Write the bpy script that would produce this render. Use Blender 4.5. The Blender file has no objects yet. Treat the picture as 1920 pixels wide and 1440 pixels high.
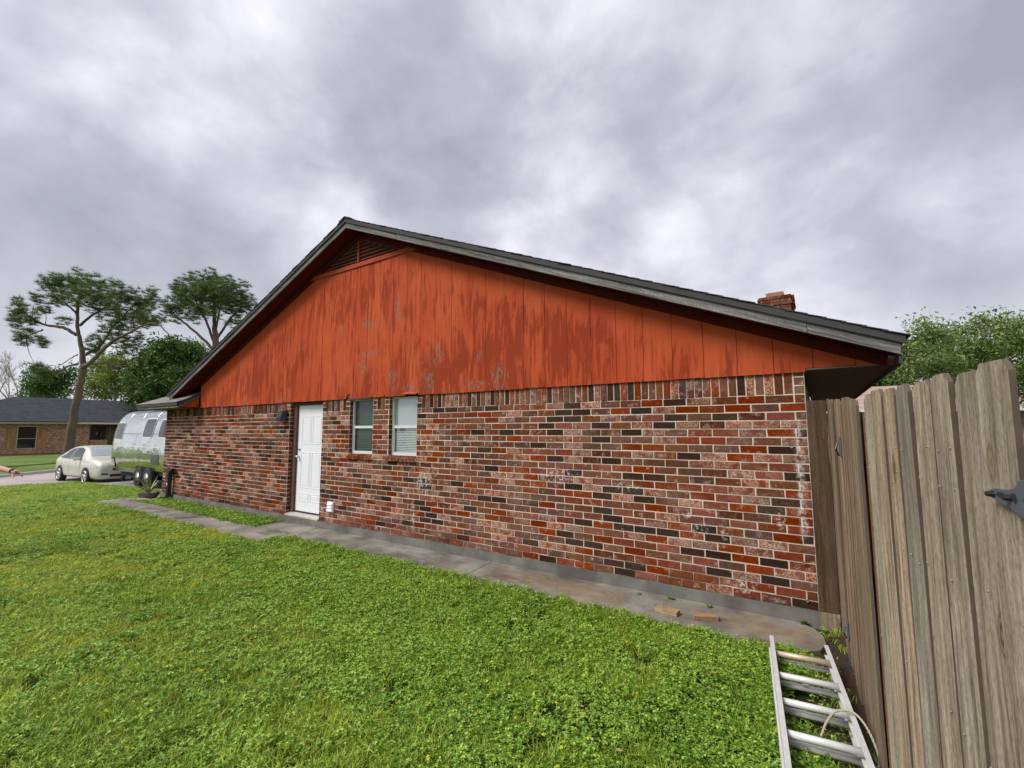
import bpy, bmesh, math, random
import numpy as np
from mathutils import Vector, Matrix, Euler
from mathutils.bvhtree import BVHTree

scene = bpy.context.scene
COL = scene.collection
rng = np.random.default_rng(7)
random.seed(7)
RAD = math.radians

# ------------------------------------------------------------------ camera
FPX = 857.13                     # focal length in pixels of a 1920 px wide frame
CAM = Vector((0.07703, -5.07381, 1.62843))
def cam_axes(yaw, pitch, roll):
    sy, cy, sp, cp = math.sin(yaw), math.cos(yaw), math.sin(pitch), math.cos(pitch)
    f = Vector((sy * cp, cy * cp, sp)); r = Vector((cy, -sy, 0)); u = r.cross(f)
    return math.cos(roll) * r + math.sin(roll) * u, -math.sin(roll) * r + math.cos(roll) * u, f
CR, CU, CF = cam_axes(RAD(-33.6118), RAD(5.6177), RAD(-0.122))
cam_data = bpy.data.cameras.new("camera")
cam_data.sensor_fit = 'HORIZONTAL'; cam_data.sensor_width = 36.0
cam_data.lens = FPX / 1920 * 36.0
cam_data.clip_start = 0.05; cam_data.clip_end = 3000
cam = bpy.data.objects.new("camera", cam_data); COL.objects.link(cam)
cam.matrix_world = Matrix(((CR.x, CU.x, -CF.x, CAM.x), (CR.y, CU.y, -CF.y, CAM.y), (CR.z, CU.z, -CF.z, CAM.z), (0, 0, 0, 1)))
scene.camera = cam

# ------------------------------------------------------------------ node helpers
class NT:
    def __init__(self, tree): self.t = tree; self.n = tree.nodes; self.l = tree.links
    def add(self, kind, ins=None, **props):
        nd = self.n.new(kind)
        for k, v in props.items(): setattr(nd, k, v)
        for k, v in (ins or {}).items():
            if v is None: continue
            s = nd.inputs[k]
            if isinstance(v, bpy.types.NodeSocket): self.l.new(v, s)
            else: s.default_value = v
        return nd
    def math(self, op, a, b=None, c=None, clamp=False):
        return self.add('ShaderNodeMath', {0: a, 1: b, 2: c}, operation=op, use_clamp=clamp).outputs[0]
    def mix(self, fac, a, b, blend='MIX'):
        return self.add('ShaderNodeMix', {0: fac, 6: c4(a), 7: c4(b)}, data_type='RGBA', blend_type=blend).outputs[2]
    def noise(self, vec, scale, detail=4, rough=0.55, dist=0.0, out=0):
        return self.add('ShaderNodeTexNoise', {'Vector': vec, 'Scale': scale, 'Detail': detail, 'Roughness': rough, 'Distortion': dist}).outputs[out]
    def ramp(self, fac, stops, interp='LINEAR'):
        nd = self.add('ShaderNodeValToRGB', {0: fac}); r = nd.color_ramp; r.interpolation = interp
        while len(r.elements) < len(stops): r.elements.new(0.5)
        for e, (p, c) in zip(r.elements, stops): e.position = p; e.color = c4(c if not isinstance(c, (int, float)) else (c, c, c))
        return nd.outputs[0]
    def rng(self, v, a, b, c=0.0, d=1.0, smooth=True):
        return self.add('ShaderNodeMapRange', {0: v, 1: a, 2: b, 3: c, 4: d}, interpolation_type='SMOOTHSTEP' if smooth else 'LINEAR').outputs[0]
    def mapv(self, vec, scale=(1, 1, 1), loc=(0, 0, 0), rot=(0, 0, 0)):
        return self.add('ShaderNodeMapping', {'Vector': vec, 'Scale': scale, 'Location': loc, 'Rotation': rot}).outputs[0]
    def vec(self, x, y, z): return self.add('ShaderNodeCombineXYZ', {0: x, 1: y, 2: z}).outputs[0]
    def sep(self, v): return self.add('ShaderNodeSeparateXYZ', {0: v}).outputs
    def pos(self): return self.add('ShaderNodeNewGeometry').outputs['Position']
    def obj(self): return self.add('ShaderNodeTexCoord').outputs['Object']
    def orand(self): return self.add('ShaderNodeObjectInfo').outputs['Random']
    def irand(self): return self.add('ShaderNodeNewGeometry').outputs['Random Per Island']
    def bump(self, h, strength=0.3, dist=0.01):
        return self.add('ShaderNodeBump', {'Height': h, 'Strength': strength, 'Distance': dist}).outputs[0]
def c4(c):
    if isinstance(c, (tuple, list)): return tuple(c) if len(c) == 4 else (*c, 1.0)
    return c
def new_mat(name):
    m = bpy.data.materials.new(name); m.use_nodes = True
    t = NT(m.node_tree); t.n.clear()
    out = t.add('ShaderNodeOutputMaterial')
    b = t.add('ShaderNodeBsdfPrincipled')
    t.l.new(b.outputs[0], out.inputs[0])
    t.out = out; t.b = b; m['nt'] = 1
    return m, t
def setb(t, **kw):
    for k, v in kw.items():
        k = k.replace('_', ' ')
        s = t.b.inputs[k]
        if isinstance(v, bpy.types.NodeSocket): t.l.new(v, s)
        else: s.default_value = c4(v) if k in ('Base Color',) else v
def plain(name, col, rough=0.6, metal=0.0, var=0.12, scale=8.0, bump=0.0, spec=0.5, bscale=60):
    m, t = new_mat(name)
    p = t.obj()
    n = t.noise(p, scale, 5, 0.6)
    dark = tuple(c * (1 - var) for c in col); lite = tuple(min(1, c * (1 + var)) for c in col)
    setb(t, Base_Color=t.mix(n, dark, lite), Roughness=rough, Metallic=metal)
    t.b.inputs['Specular IOR Level'].default_value = spec
    if bump: setb(t, Normal=t.bump(t.noise(p, bscale, 4), bump, 0.005))
    return m

# ------------------------------------------------------------------ world: overcast sky
SUN_EL, SUN_AZ = 46.0, 212.0       # azimuth clockwise from +Y: behind the camera, a little to the left
world = bpy.data.worlds.new("World"); scene.world = world; world.use_nodes = True
w = NT(world.node_tree); w.n.clear()
sky = w.add('ShaderNodeTexSky', sky_type='NISHITA', sun_disc=False, sun_elevation=RAD(SUN_EL), sun_rotation=RAD(SUN_AZ))
d0 = w.add('ShaderNodeTexCoord').outputs['Generated']
dn = w.add('ShaderNodeVectorMath', {0: d0}, operation='NORMALIZE').outputs[0]
wx, wy, wz = w.sep(dn)[:3]
zc = w.math('ADD', w.math('MAXIMUM', wz, 0.0), 0.26)
pl = w.vec(w.math('DIVIDE', wx, zc), w.math('DIVIDE', wy, zc), 0.0)          # the cloud deck as a flat layer
warp = w.add('ShaderNodeVectorMath', {0: w.noise(pl, 0.9, 3, 0.5, out=1), 1: (0.5, 0.5, 0.5)}, operation='SUBTRACT').outputs[0]
pw = w.add('ShaderNodeVectorMath', {0: warp, 1: (0.55, 0.55, 0.0), 2: pl}, operation='MULTIPLY_ADD').outputs[0]
pr_ = w.mapv(pw, (1.0, 0.62, 1.0), (3.1, 1.7, 0), (0, 0, RAD(25)))
nA = w.noise(pr_, 1.15, 6, 0.48, 0.35)
nB = w.noise(w.mapv(pw, (1, 1, 1), (9.2, 4.4, 0)), 0.55, 4, 0.5)
nC = w.noise(w.mapv(dn, (1.0, 1.0, 1.35), (1.3, 6.1, 0.4)), 4.4, 7, 0.52, 0.15)
lum = w.math('ADD', w.math('MULTIPLY', nA, 0.24), w.math('ADD', w.math('MULTIPLY', nB, 0.24), w.math('MULTIPLY', nC, 0.52)))
lum = w.math('MULTIPLY_ADD', w.math('SUBTRACT', lum, 0.5), 1.55, 0.5)
BLOBS = []   # cloud masses: (direction, sharpness, amount)
def blob(px, py, sharp, amt):
    v = (CF + (px - 960) / FPX * CR - (py - 720) / FPX * CU).normalized()
    BLOBS.append((v, sharp, amt))
for q in ((350,290,28,-.11),(230,430,60,-.09),(700,170,45,-.10),(830,260,40,-.10),(700,330,160,-.07),(960,90,50,-.07),(1250,380,50,-.08),(1640,370,260,-.08),(1790,240,40,-.09),(1850,60,30,-.06),(60,350,50,-.07),(1000,390,60,-.05),(1380,60,60,-.05),(40,560,60,-.03),
          (370,120,70,.07),(90,40,50,.07),(500,200,80,.07),(570,260,120,.08),(625,300,260,.06),(1030,290,90,.10),(1180,160,40,.07),(1560,470,50,.13),(1300,450,70,.08),(180,230,160,.08),(40,220,160,.06),(1480,20,60,.05),(760,30,60,.06),(420,500,60,.05),(100,620,60,.07)):
    blob(q[0], q[1], q[2], q[3] * 1.3)
dw = w.add('ShaderNodeVectorMath', {0: w.add('ShaderNodeVectorMath', {0: w.noise(dn, 3.2, 5, 0.6, out=1), 1: (0.5, 0.5, 0.5)}, operation='SUBTRACT').outputs[0], 1: (0.27, 0.27, 0.27), 2: dn}, operation='MULTIPLY_ADD').outputs[0]
dw = w.add('ShaderNodeVectorMath', {0: dw}, operation='NORMALIZE').outputs[0]
for v, sh, am in BLOBS:
    dt = w.add('ShaderNodeVectorMath', {0: dw, 1: tuple(v)}, operation='DOT_PRODUCT').outputs['Value']
    g = w.math('POWER', w.math('MAXIMUM', dt, 0.0), sh)
    lum = w.math('MULTIPLY_ADD', g, am, lum)
cl = w.ramp(lum, [(0.26, (1.92, 1.99, 2.30)), (0.42, (2.50, 2.57, 2.92)), (0.54, (3.32, 3.38, 3.76)), (0.72, (4.85, 4.9, 5.3))])
hz = w.rng(wz, 0.0, 0.28, 0.55, 0.0)
cl = w.mix(hz, cl, (4.0, 4.1, 4.3))
cloudy = w.mix(0.965, sky.outputs[0], cl)
bg = w.add('ShaderNodeBackground', {0: cloudy, 1: 0.1})
wo = w.add('ShaderNodeOutputWorld', {0: bg.outputs[0]})
world.cycles.sampling_method = 'AUTOMATIC'

sun_d = bpy.data.lights.new("sun", 'SUN'); sun_d.energy = 1.5; sun_d.angle = RAD(24); sun_d.color = (1.0, 0.975, 0.94)
sun = bpy.data.objects.new("sun", sun_d); COL.objects.link(sun)
sdir = Vector((math.sin(RAD(SUN_AZ)) * math.cos(RAD(SUN_EL)), math.cos(RAD(SUN_AZ)) * math.cos(RAD(SUN_EL)), math.sin(RAD(SUN_EL))))
sun.rotation_euler = sdir.to_track_quat('Z', 'Y').to_euler(); sun.location = sdir * 40

scene.view_settings.view_transform = 'Standard'; scene.view_settings.look = 'None'
scene.view_settings.exposure = 1.12; scene.view_settings.gamma = 1.0
scene.view_settings.use_curve_mapping = False
scene.cycles.use_denoising = True
scene.cycles.max_bounces = 8; scene.cycles.transparent_max_bounces = 12
scene.cycles.caustics_reflective = False; scene.cycles.caustics_refractive = False

# ------------------------------------------------------------------ geometry helpers
def ray(px, py): return CF + (px - 960) / FPX * CR - (py - 720) / FPX * CU
def at(px, py, depth): return CAM + ray(px, py) * depth
def onZ(px, py, z):
    d = ray(px, py); return CAM + d * ((z - CAM.z) / d.z)
def onX(px, py, x):
    d = ray(px, py); return CAM + d * ((x - CAM.x) / d.x)
def pixel(p):
    d = Vector(p) - CAM; z = d.dot(CF); return 960 + FPX * d.dot(CR) / z, 720 - FPX * d.dot(CU) / z, z

def tag(o, label=None, cat=None, group=None, kind=None):
    if label: o['label'] = label
    if cat: o['category'] = cat
    if group: o['group'] = group
    if kind: o['kind'] = kind
    return o
def empty(name, loc=(0, 0, 0), rz=0.0, **kw):
    o = bpy.data.objects.new(name, None); COL.objects.link(o); o.location = loc; o.rotation_euler = (0, 0, rz)
    o.empty_display_size = 0.1
    return tag(o, **kw)
def link(name, me, parent=None, local=False, loc=None):
    o = bpy.data.objects.new(name, me); COL.objects.link(o)
    if loc is not None: o.location = loc
    if parent is not None:
        o.parent = parent
        if not local and parent.parent is None and parent.type == 'EMPTY':
            o.matrix_parent_inverse = parent.matrix_basis.inverted()
    return o
def mesh(name, v, f, mats, smooth=False, mi=None):
    me = bpy.data.meshes.new(name); me.from_pydata([tuple(p) for p in v], [], [tuple(q) for q in f])
    for m in (mats if isinstance(mats, (list, tuple)) else [mats]): me.materials.append(m)
    if mi is not None: me.polygons.foreach_set('material_index', np.asarray(mi, dtype=np.int32))
    if smooth: me.polygons.foreach_set('use_smooth', np.ones(len(me.polygons), dtype=bool))
    me.update(); return me
class MB:
    def __init__(s): s.v = []; s.f = []; s.m = []; s.mat = 0
    def add(s, v, f):
        o = len(s.v); s.v += [tuple(p) for p in v]; s.f += [tuple(i + o for i in q) for q in f]; s.m += [s.mat] * len(f); return s
    def box(s, x0, x1, y0, y1, z0, z1):
        return s.add([(x0, y0, z0), (x1, y0, z0), (x1, y1, z0), (x0, y1, z0), (x0, y0, z1), (x1, y0, z1), (x1, y1, z1), (x0, y1, z1)],
                     [(0, 3, 2, 1), (4, 5, 6, 7), (0, 1, 5, 4), (1, 2, 6, 5), (2, 3, 7, 6), (3, 0, 4, 7)])
    def obox(s, c, ax, ay, az):      # centre and three half axes
        c = Vector(c); ax = Vector(ax); ay = Vector(ay); az = Vector(az)
        P = [c + i * ax + j * ay + k * az for k in (-1, 1) for j, i in ((-1, -1), (-1, 1), (1, 1), (1, -1))]
        return s.add(P, [(0, 3, 2, 1), (4, 5, 6, 7), (0, 1, 5, 4), (1, 2, 6, 5), (2, 3, 7, 6), (3, 0, 4, 7)])
    def beam(s, a, b, wdt, hgt, up=(0, 0, 1)):
        a = Vector(a); b = Vector(b); d = (b - a); l = d.length; d.normalize(); r = d.cross(Vector(up)).normalized(); u2 = r.cross(d)
        return s.obox((a + b) / 2, d * l / 2, r * wdt / 2, u2 * hgt / 2)
    def prism(s, poly, fn, d0, d1):  # poly of 2D points, fn(a, b, depth) -> point
        n = len(poly); v = [fn(a, b, d0) for a, b in poly] + [fn(a, b, d1) for a, b in poly]
        f = [tuple(range(n - 1, -1, -1)), tuple(range(n, 2 * n))] + [(i, (i + 1) % n, n + (i + 1) % n, n + i) for i in range(n)]
        return s.add(v, f)
    def tube(s, pts, rad, n=8, cap=True):
        pts = [Vector(p) for p in pts]; rad = [rad] * len(pts) if isinstance(rad, (int, float)) else rad
        v = []; f = []; prev = None
        for i, p in enumerate(pts):
            d = (pts[min(i + 1, len(pts) - 1)] - pts[max(i - 1, 0)]).normalized()
            r = prev - d * prev.dot(d) if prev is not None else d.orthogonal()
            r = r.normalized() if r.length > 1e-6 else d.orthogonal().normalized()
            prev = r; q = d.cross(r)
            for k in range(n):
                a = 2 * math.pi * k / n; v.append(p + (r * math.cos(a) + q * math.sin(a)) * rad[i])
        for i in range(len(pts) - 1):
            for k in range(n):
                k2 = (k + 1) % n; f.append((i * n + k, i * n + k2, (i + 1) * n + k2, (i + 1) * n + k))
        if cap: f.append(tuple(range(n - 1, -1, -1))); f.append(tuple((len(pts) - 1) * n + k for k in range(n)))
        return s.add(v, f)
    def lathe(s, prof, c, axis='z', n=20, cap=True):   # prof (r, h)
        c = Vector(c); v = []; f = []
        for r, h in prof:
            for k in range(n):
                a = 2 * math.pi * k / n; x, y = r * math.cos(a), r * math.sin(a)
                v.append(c + (Vector((x, y, h)) if axis == 'z' else Vector((x, h, y)) if axis == 'y' else Vector((h, x, y))))
        for i in range(len(prof) - 1):
            for k in range(n):
                k2 = (k + 1) % n; f.append((i * n + k, i * n + k2, (i + 1) * n + k2, (i + 1) * n + k))
        if cap: f.append(tuple(range(n - 1, -1, -1))); f.append(tuple((len(prof) - 1) * n + k for k in range(n)))
        return s.add(v, f)
    def build(s, name, mats, parent=None, smooth=False, local=False, bevel=0.0, seg=1, **kw):
        me = mesh(name, s.v, s.f, mats, smooth, s.m)
        bm = bmesh.new(); bm.from_mesh(me)
        if bevel:
            bmesh.ops.bevel(bm, geom=list(bm.edges), offset=bevel, segments=seg, affect='EDGES', profile=0.7, clamp_overlap=True)
        bmesh.ops.recalc_face_normals(bm, faces=list(bm.faces)); bm.to_mesh(me); bm.free()
        if smooth: me.polygons.foreach_set('use_smooth', np.ones(len(me.polygons), dtype=bool))
        return tag(link(name, me, parent, local), **kw)
def evaluated(o):
    dg = bpy.context.evaluated_depsgraph_get(); dg.update()
    return bpy.data.meshes.new_from_object(o.evaluated_get(dg))
def smooth_mesh(v, f, mat, levels=2, name='tmp'):
    """subdivide a cage and hand back the finished mesh"""
    me = mesh(name, v, f, mat, True); bm = bmesh.new(); bm.from_mesh(me); bmesh.ops.recalc_face_normals(bm, faces=list(bm.faces)); bm.to_mesh(me); bm.free()
    o = bpy.data.objects.new('tmp', me); COL.objects.link(o)
    o.modifiers.new('s', 'SUBSURF').levels = levels; o.modifiers['s'].render_levels = levels
    r = evaluated(o); bpy.data.objects.remove(o); r.name = name
    r.polygons.foreach_set('use_smooth', np.ones(len(r.polygons), dtype=bool)); return r
def bvh_of(me):
    bm = bmesh.new(); bm.from_mesh(me); t = BVHTree.FromBMesh(bm); bm.free(); return t
def decal(bvh, lo, hi, org, direc, off=0.006, m=3):
    """a skin between two polylines, laid onto a surface; org(a,b) -> ray origin"""
    v = []; f = []; n = len(lo); direc = Vector(direc)
    for j in range(m + 1):
        for i in range(n):
            a = lo[i][0] + (hi[i][0] - lo[i][0]) * j / m; b = lo[i][1] + (hi[i][1] - lo[i][1]) * j / m
            o = Vector(org(a, b)); hit, nrm, _, _ = bvh.ray_cast(o, direc)
            if hit is None: hit, nrm, _, _ = bvh.find_nearest(o + direc * 1.0)
            if nrm.dot(direc) > 0: nrm = -nrm
            v.append(hit + nrm * off)
    for j in range(m):
        for i in range(n - 1): f.append((j * n + i, j * n + i + 1, (j + 1) * n + i + 1, (j + 1) * n + i))
    return v, f

# ------------------------------------------------------------------ materials
def efflor(t, p):
    """white salt and paint marks on the brick wall, at their places on the wall"""
    x, y, z = t.sep(p)[:3]
    n1 = t.noise(p, 28, 5, 0.65); n2 = t.noise(p, 9, 3, 0.5)
    band = t.math('MULTIPLY', t.rng(t.math('ABSOLUTE', t.math('ADD', t.math('ADD', x, 0.075), t.math('MULTIPLY', t.math('SUBTRACT', n2, 0.5), 0.12))), 0.0, 0.05, 1, 0),
                  t.math('MULTIPLY', t.rng(z, 0.55, 0.75), t.rng(z, 1.75, 1.6)))
    band = t.math('MULTIPLY', band, t.rng(n1, 0.40, 0.62))
    def spot(cx, cz, rx, rz):
        dx = t.math('DIVIDE', t.math('SUBTRACT', x, cx), rx); dz = t.math('DIVIDE', t.math('SUBTRACT', z, cz), rz)
        return t.rng(t.math('ADD', t.math('MULTIPLY', dx, dx), t.math('MULTIPLY', dz, dz)), 0.0, 1.0, 1.0, 0.0)
    sp = None
    for a in ((-0.26, 0.78, 0.05, 0.11), (-1.12, 0.74, 0.10, 0.06), (-1.0, 0.60, 0.12, 0.08), (-0.75, 0.62, 0.05, 0.12), (-1.75, 0.98, 0.2, 0.06), (-4.9, 0.85, 0.22, 0.25), (-5.1, 0.35, 0.06, 0.3), (-0.62, 0.12, 0.18, 0.10), (-2.6, 1.05, 0.35, 0.12)):
        s = spot(*a); sp = s if sp is None else t.math('MAXIMUM', sp, s)
    sp = t.math('MULTIPLY', sp, t.rng(n1, 0.48, 0.66))
    vo = t.add('ShaderNodeTexVoronoi', {'Vector': p, 'Scale': 21.0, 'Randomness': 1.0}); d = vo.outputs['Distance']
    speck = t.math('MULTIPLY', t.rng(d, 0.10, 0.06, 0, 1), t.math('MULTIPLY', t.math('MULTIPLY', t.rng(x, -2.4, -1.6), t.rng(x, -0.25, -0.6)), t.math('MULTIPLY', t.rng(z, 0.95, 0.6), t.rng(t.noise(p, 5, 2), 0.45, 0.6))))
    return t.math('MAXIMUM', t.math('MULTIPLY', t.math('MAXIMUM', band, sp), 0.75), speck, clamp=True)
def brick_mat(name, a, b, mott=0.0, mcol=(0.52, 0.36, 0.28), scuffs=0.3):
    m, t = new_mat(name); p = t.pos()
    rn = t.math('FRACT', t.math('ADD', t.orand(), t.irand()))
    q = t.add('ShaderNodeVectorMath', {0: p, 1: t.vec(t.math('MULTIPLY', rn, 31.0), 0.0, t.math('MULTIPLY', rn, 17.0))}, operation='ADD').outputs[0]
    col = t.mix(t.rng(t.noise(q, 22, 5, 0.65), 0.3, 0.7), a, b)
    grain = t.noise(t.mapv(q, (60, 60, 340)), 1.0, 3, 0.7)
    col = t.mix(0.35, col, t.mix(grain, tuple(c * 0.40 for c in a), tuple(min(1, c * 1.35) for c in b)))
    if mott:
        mk = t.math('MULTIPLY', t.rng(t.noise(t.mapv(q, (1, 1, 1.6)), 85, 6, 0.75), 0.47, 0.60), t.rng(t.noise(q, 11, 3, 0.5), 0.62 - mott * 0.35, 0.72 - mott * 0.3))
        col = t.mix(mk, col, mcol)
    zone = t.math('MULTIPLY', t.rng(t.noise(t.mapv(p, (1.0, 1, 2.2), (7.3, 0, 2.0)), 1.35, 4, 0.6), 0.50, 0.66), t.rng(t.noise(t.mapv(p, (1, 1, 1.5)), 70, 6, 0.75), 0.44, 0.60))
    col = t.mix(t.math('MULTIPLY', zone, 0.36 if name != 'brick_dark' else 0.10), col, (0.56, 0.42, 0.33))
    scuff = t.math('MULTIPLY', t.rng(t.noise(q, 120, 3, 0.6), 0.66, 0.75), scuffs)
    col = t.mix(scuff, col, (0.5, 0.4, 0.34))
    hs = t.add('ShaderNodeHueSaturation', {'Hue': 0.5, 'Saturation': t.rng(rn, 0, 1, 0.85, 1.12), 'Value': t.rng(t.math('FRACT', t.math('MULTIPLY', rn, 7.3)), 0, 1, 0.72, 1.22, False), 'Color': col}).outputs[0]
    setb(t, Base_Color=t.mix(efflor(t, p), hs, (0.72, 0.69, 0.66)), Roughness=0.88, Normal=t.bump(t.math('ADD', t.math('MULTIPLY', t.noise(q, 95, 5, 0.7), 0.6), t.math('MULTIPLY', grain, 0.4)), 0.55, 0.006))
    t.b.inputs['Specular IOR Level'].default_value = 0.06
    return m
BRICKS = [brick_mat('brick_dark', (0.034, 0.017, 0.011), (0.060, 0.031, 0.021), 0.0, scuffs=0.06),
          brick_mat('brick_brown', (0.105, 0.036, 0.019), (0.185, 0.073, 0.039), 0.12),
          brick_mat('brick_red', (0.145, 0.026, 0.011), (0.245, 0.053, 0.022), 0.10),
          brick_mat('brick_orange', (0.155, 0.037, 0.017), (0.235, 0.066, 0.031), 0.15),
          brick_mat('brick_mottled', (0.15, 0.042, 0.024), (0.27, 0.090, 0.055), 0.68, (0.58, 0.41, 0.30)),
          brick_mat('brick_plum', (0.080, 0.027, 0.017), (0.145, 0.054, 0.035), 0.3)]
BRW = [0.17, 0.26, 0.27, 0.05, 0.13, 0.12]
def mortar_mat():
    m, t = new_mat('mortar'); p = t.pos()
    c = t.mix(t.noise(p, 14, 5, 0.6), (0.50, 0.41, 0.315), (0.74, 0.635, 0.51))
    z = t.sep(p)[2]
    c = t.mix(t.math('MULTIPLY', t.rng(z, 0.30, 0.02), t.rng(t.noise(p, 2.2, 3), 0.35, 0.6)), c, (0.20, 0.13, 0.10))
    setb(t, Base_Color=t.mix(efflor(t, p), c, (0.75, 0.73, 0.70)), Roughness=0.95, Normal=t.bump(t.noise(p, 180, 4, 0.7), 0.5, 0.004)); return m
M_MORTAR = mortar_mat()

def siding_mat():
    m, t = new_mat('painted_siding'); p = t.pos()
    x, y, z = t.sep(p)[:3]; rn = t.orand()
    px = t.vec(t.math('MULTIPLY_ADD', rn, 0.9, x), y, t.math('MULTIPLY_ADD', rn, 0.25, z))
    base = t.mix(t.rng(t.noise(t.mapv(p, (1.2, 1, 0.7)), 1.0, 4, 0.6), 0.3, 0.7), (0.435, 0.070, 0.025), (0.525, 0.108, 0.041))
    base = t.mix(t.math('MULTIPLY', t.rng(rn, 0, 1), 0.30), base, (0.45, 0.066, 0.025))
    # water stains: ragged dark red runs that start and stop at board seams
    st = t.noise(t.mapv(px, (5.2, 1, 1.25)), 1.0, 8, 0.68, 0.9)
    st2 = t.noise(t.mapv(px, (24, 1, 1.05)), 1.0, 6, 0.72, 0.35)
    big = t.noise(t.mapv(p, (0.45, 1, 0.6), (2.2, 0, 0.9)), 1.0, 3, 0.5)
    s = t.math('ADD', t.math('MULTIPLY', st, 0.46), t.math('ADD', t.math('MULTIPLY', st2, 0.36), t.math('MULTIPLY', big, 0.28)))
    roof = t.math('SUBTRACT', 5.097, t.math('MULTIPLY', t.math('ABSOLUTE', t.math('ADD', x, 6.523)), 0.4003))
    below = t.math('SUBTRACT', roof, z)                        # sheltered strip right under the roof stays clean
    s = t.math('ADD', s, t.rng(below, 0.05, 0.62, -0.12, 0.004))
    mask = t.rng(s, 0.548, 0.598)
    col = t.mix(t.math('MULTIPLY', mask, 0.85), base, (0.185, 0.024, 0.010))
    mid = t.rng(s, 0.50, 0.555)
    col = t.mix(t.math('MULTIPLY', mid, 0.38), col, (0.36, 0.060, 0.026))
    lite = t.rng(t.noise(t.mapv(px, (7, 1, 1.1), (5, 0, 3)), 1.0, 5, 0.65), 0.60, 0.72)
    col = t.mix(t.math('MULTIPLY', lite, 0.35), col, (0.64, 0.150, 0.058))
    grain = t.noise(t.mapv(p, (90, 10, 2.2)), 1.0, 4, 0.65)
    col = t.mix(t.math('MULTIPLY', t.rng(grain, 0.5, 0.75), 0.28), col, (0.22, 0.045, 0.022))
    # grey wood where the paint has flaked off
    fl = None
    for cx, cz, rx, rz in PEEL:
        dx = t.math('DIVIDE', t.math('SUBTRACT', x, cx), rx); dz = t.math('DIVIDE', t.math('SUBTRACT', z, cz), rz)
        g = t.rng(t.math('ADD', t.math('MULTIPLY', dx, dx), t.math('MULTIPLY', dz, dz)), 0.0, 1.0, 1.0, 0.0)
        fl = g if fl is None else t.math('MAXIMUM', fl, g)
    chip = t.noise(t.mapv(p, (42, 1, 13)), 1.0, 7, 0.78, 0.6)
    edge = t.math('MULTIPLY', t.rng(z, 2.32, 2.16), t.rng(t.noise(p, 1.3, 2), 0.48, 0.66))
    pe = t.rng(t.math('ADD', chip, t.math('MULTIPLY', t.math('MAXIMUM', fl, t.math('MULTIPLY', edge, 0.6)), 0.142)), 0.66, 0.68)
    wood = t.mix(grain, (0.12, 0.095, 0.07), (0.30, 0.25, 0.19))
    col = t.mix(pe, col, wood)
    nails = t.add('ShaderNodeTexVoronoi', {'Vector': t.mapv(p, (3.16, 0.1, 5.0)), 'Scale': 1.0, 'Randomness': 0.9}).outputs['Distance']
    col = t.mix(t.math('MULTIPLY', t.rng(nails, 0.028, 0.018), 0.7), col, (0.07, 0.02, 0.012))
    h = t.math('SUBTRACT', t.math('MULTIPLY', grain, 0.4), t.math('MULTIPLY', pe, 0.8))
    setb(t, Base_Color=col, Roughness=0.8, Normal=t.bump(h, 0.35, 0.004))
    t.b.inputs['Specular IOR Level'].default_value = 0.06
    return m
PEEL = [(-6.96, 3.40, .13, .17), (-6.24, 3.42, .32, .14), (-5.50, 3.60, .12, .42), (-5.46, 3.42, .16, .14), (-6.34, 2.67, .16, .40), (-5.60, 2.46, .16, .30), (-4.78, 2.36, .20, .30), (-4.62, 2.75, .16, .26), (-3.81, 2.63, .10, .14), (-3.49, 2.34, .25, .28), (-6.21, 2.90, .5, .12), (-5.2, 2.26, .3, .14), (-8.9, 2.22, .35, .10), (-3.9, 2.25, .3, .12)]
M_SIDING = siding_mat()
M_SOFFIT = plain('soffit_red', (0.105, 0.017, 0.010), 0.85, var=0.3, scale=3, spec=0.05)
M_EAVE = plain('eave_soffit_brown', (0.17, 0.115, 0.088), 0.8, var=0.25, scale=4, bump=0.2)
M_TRIMRED = plain('trim_red', (0.38, 0.070, 0.032), 0.75, var=0.22, scale=6, spec=0.1)
M_FASCIA = plain('fascia_grey', (0.062, 0.058, 0.057), 0.65, var=0.2, scale=5, bump=0.15, spec=0.15)
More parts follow.
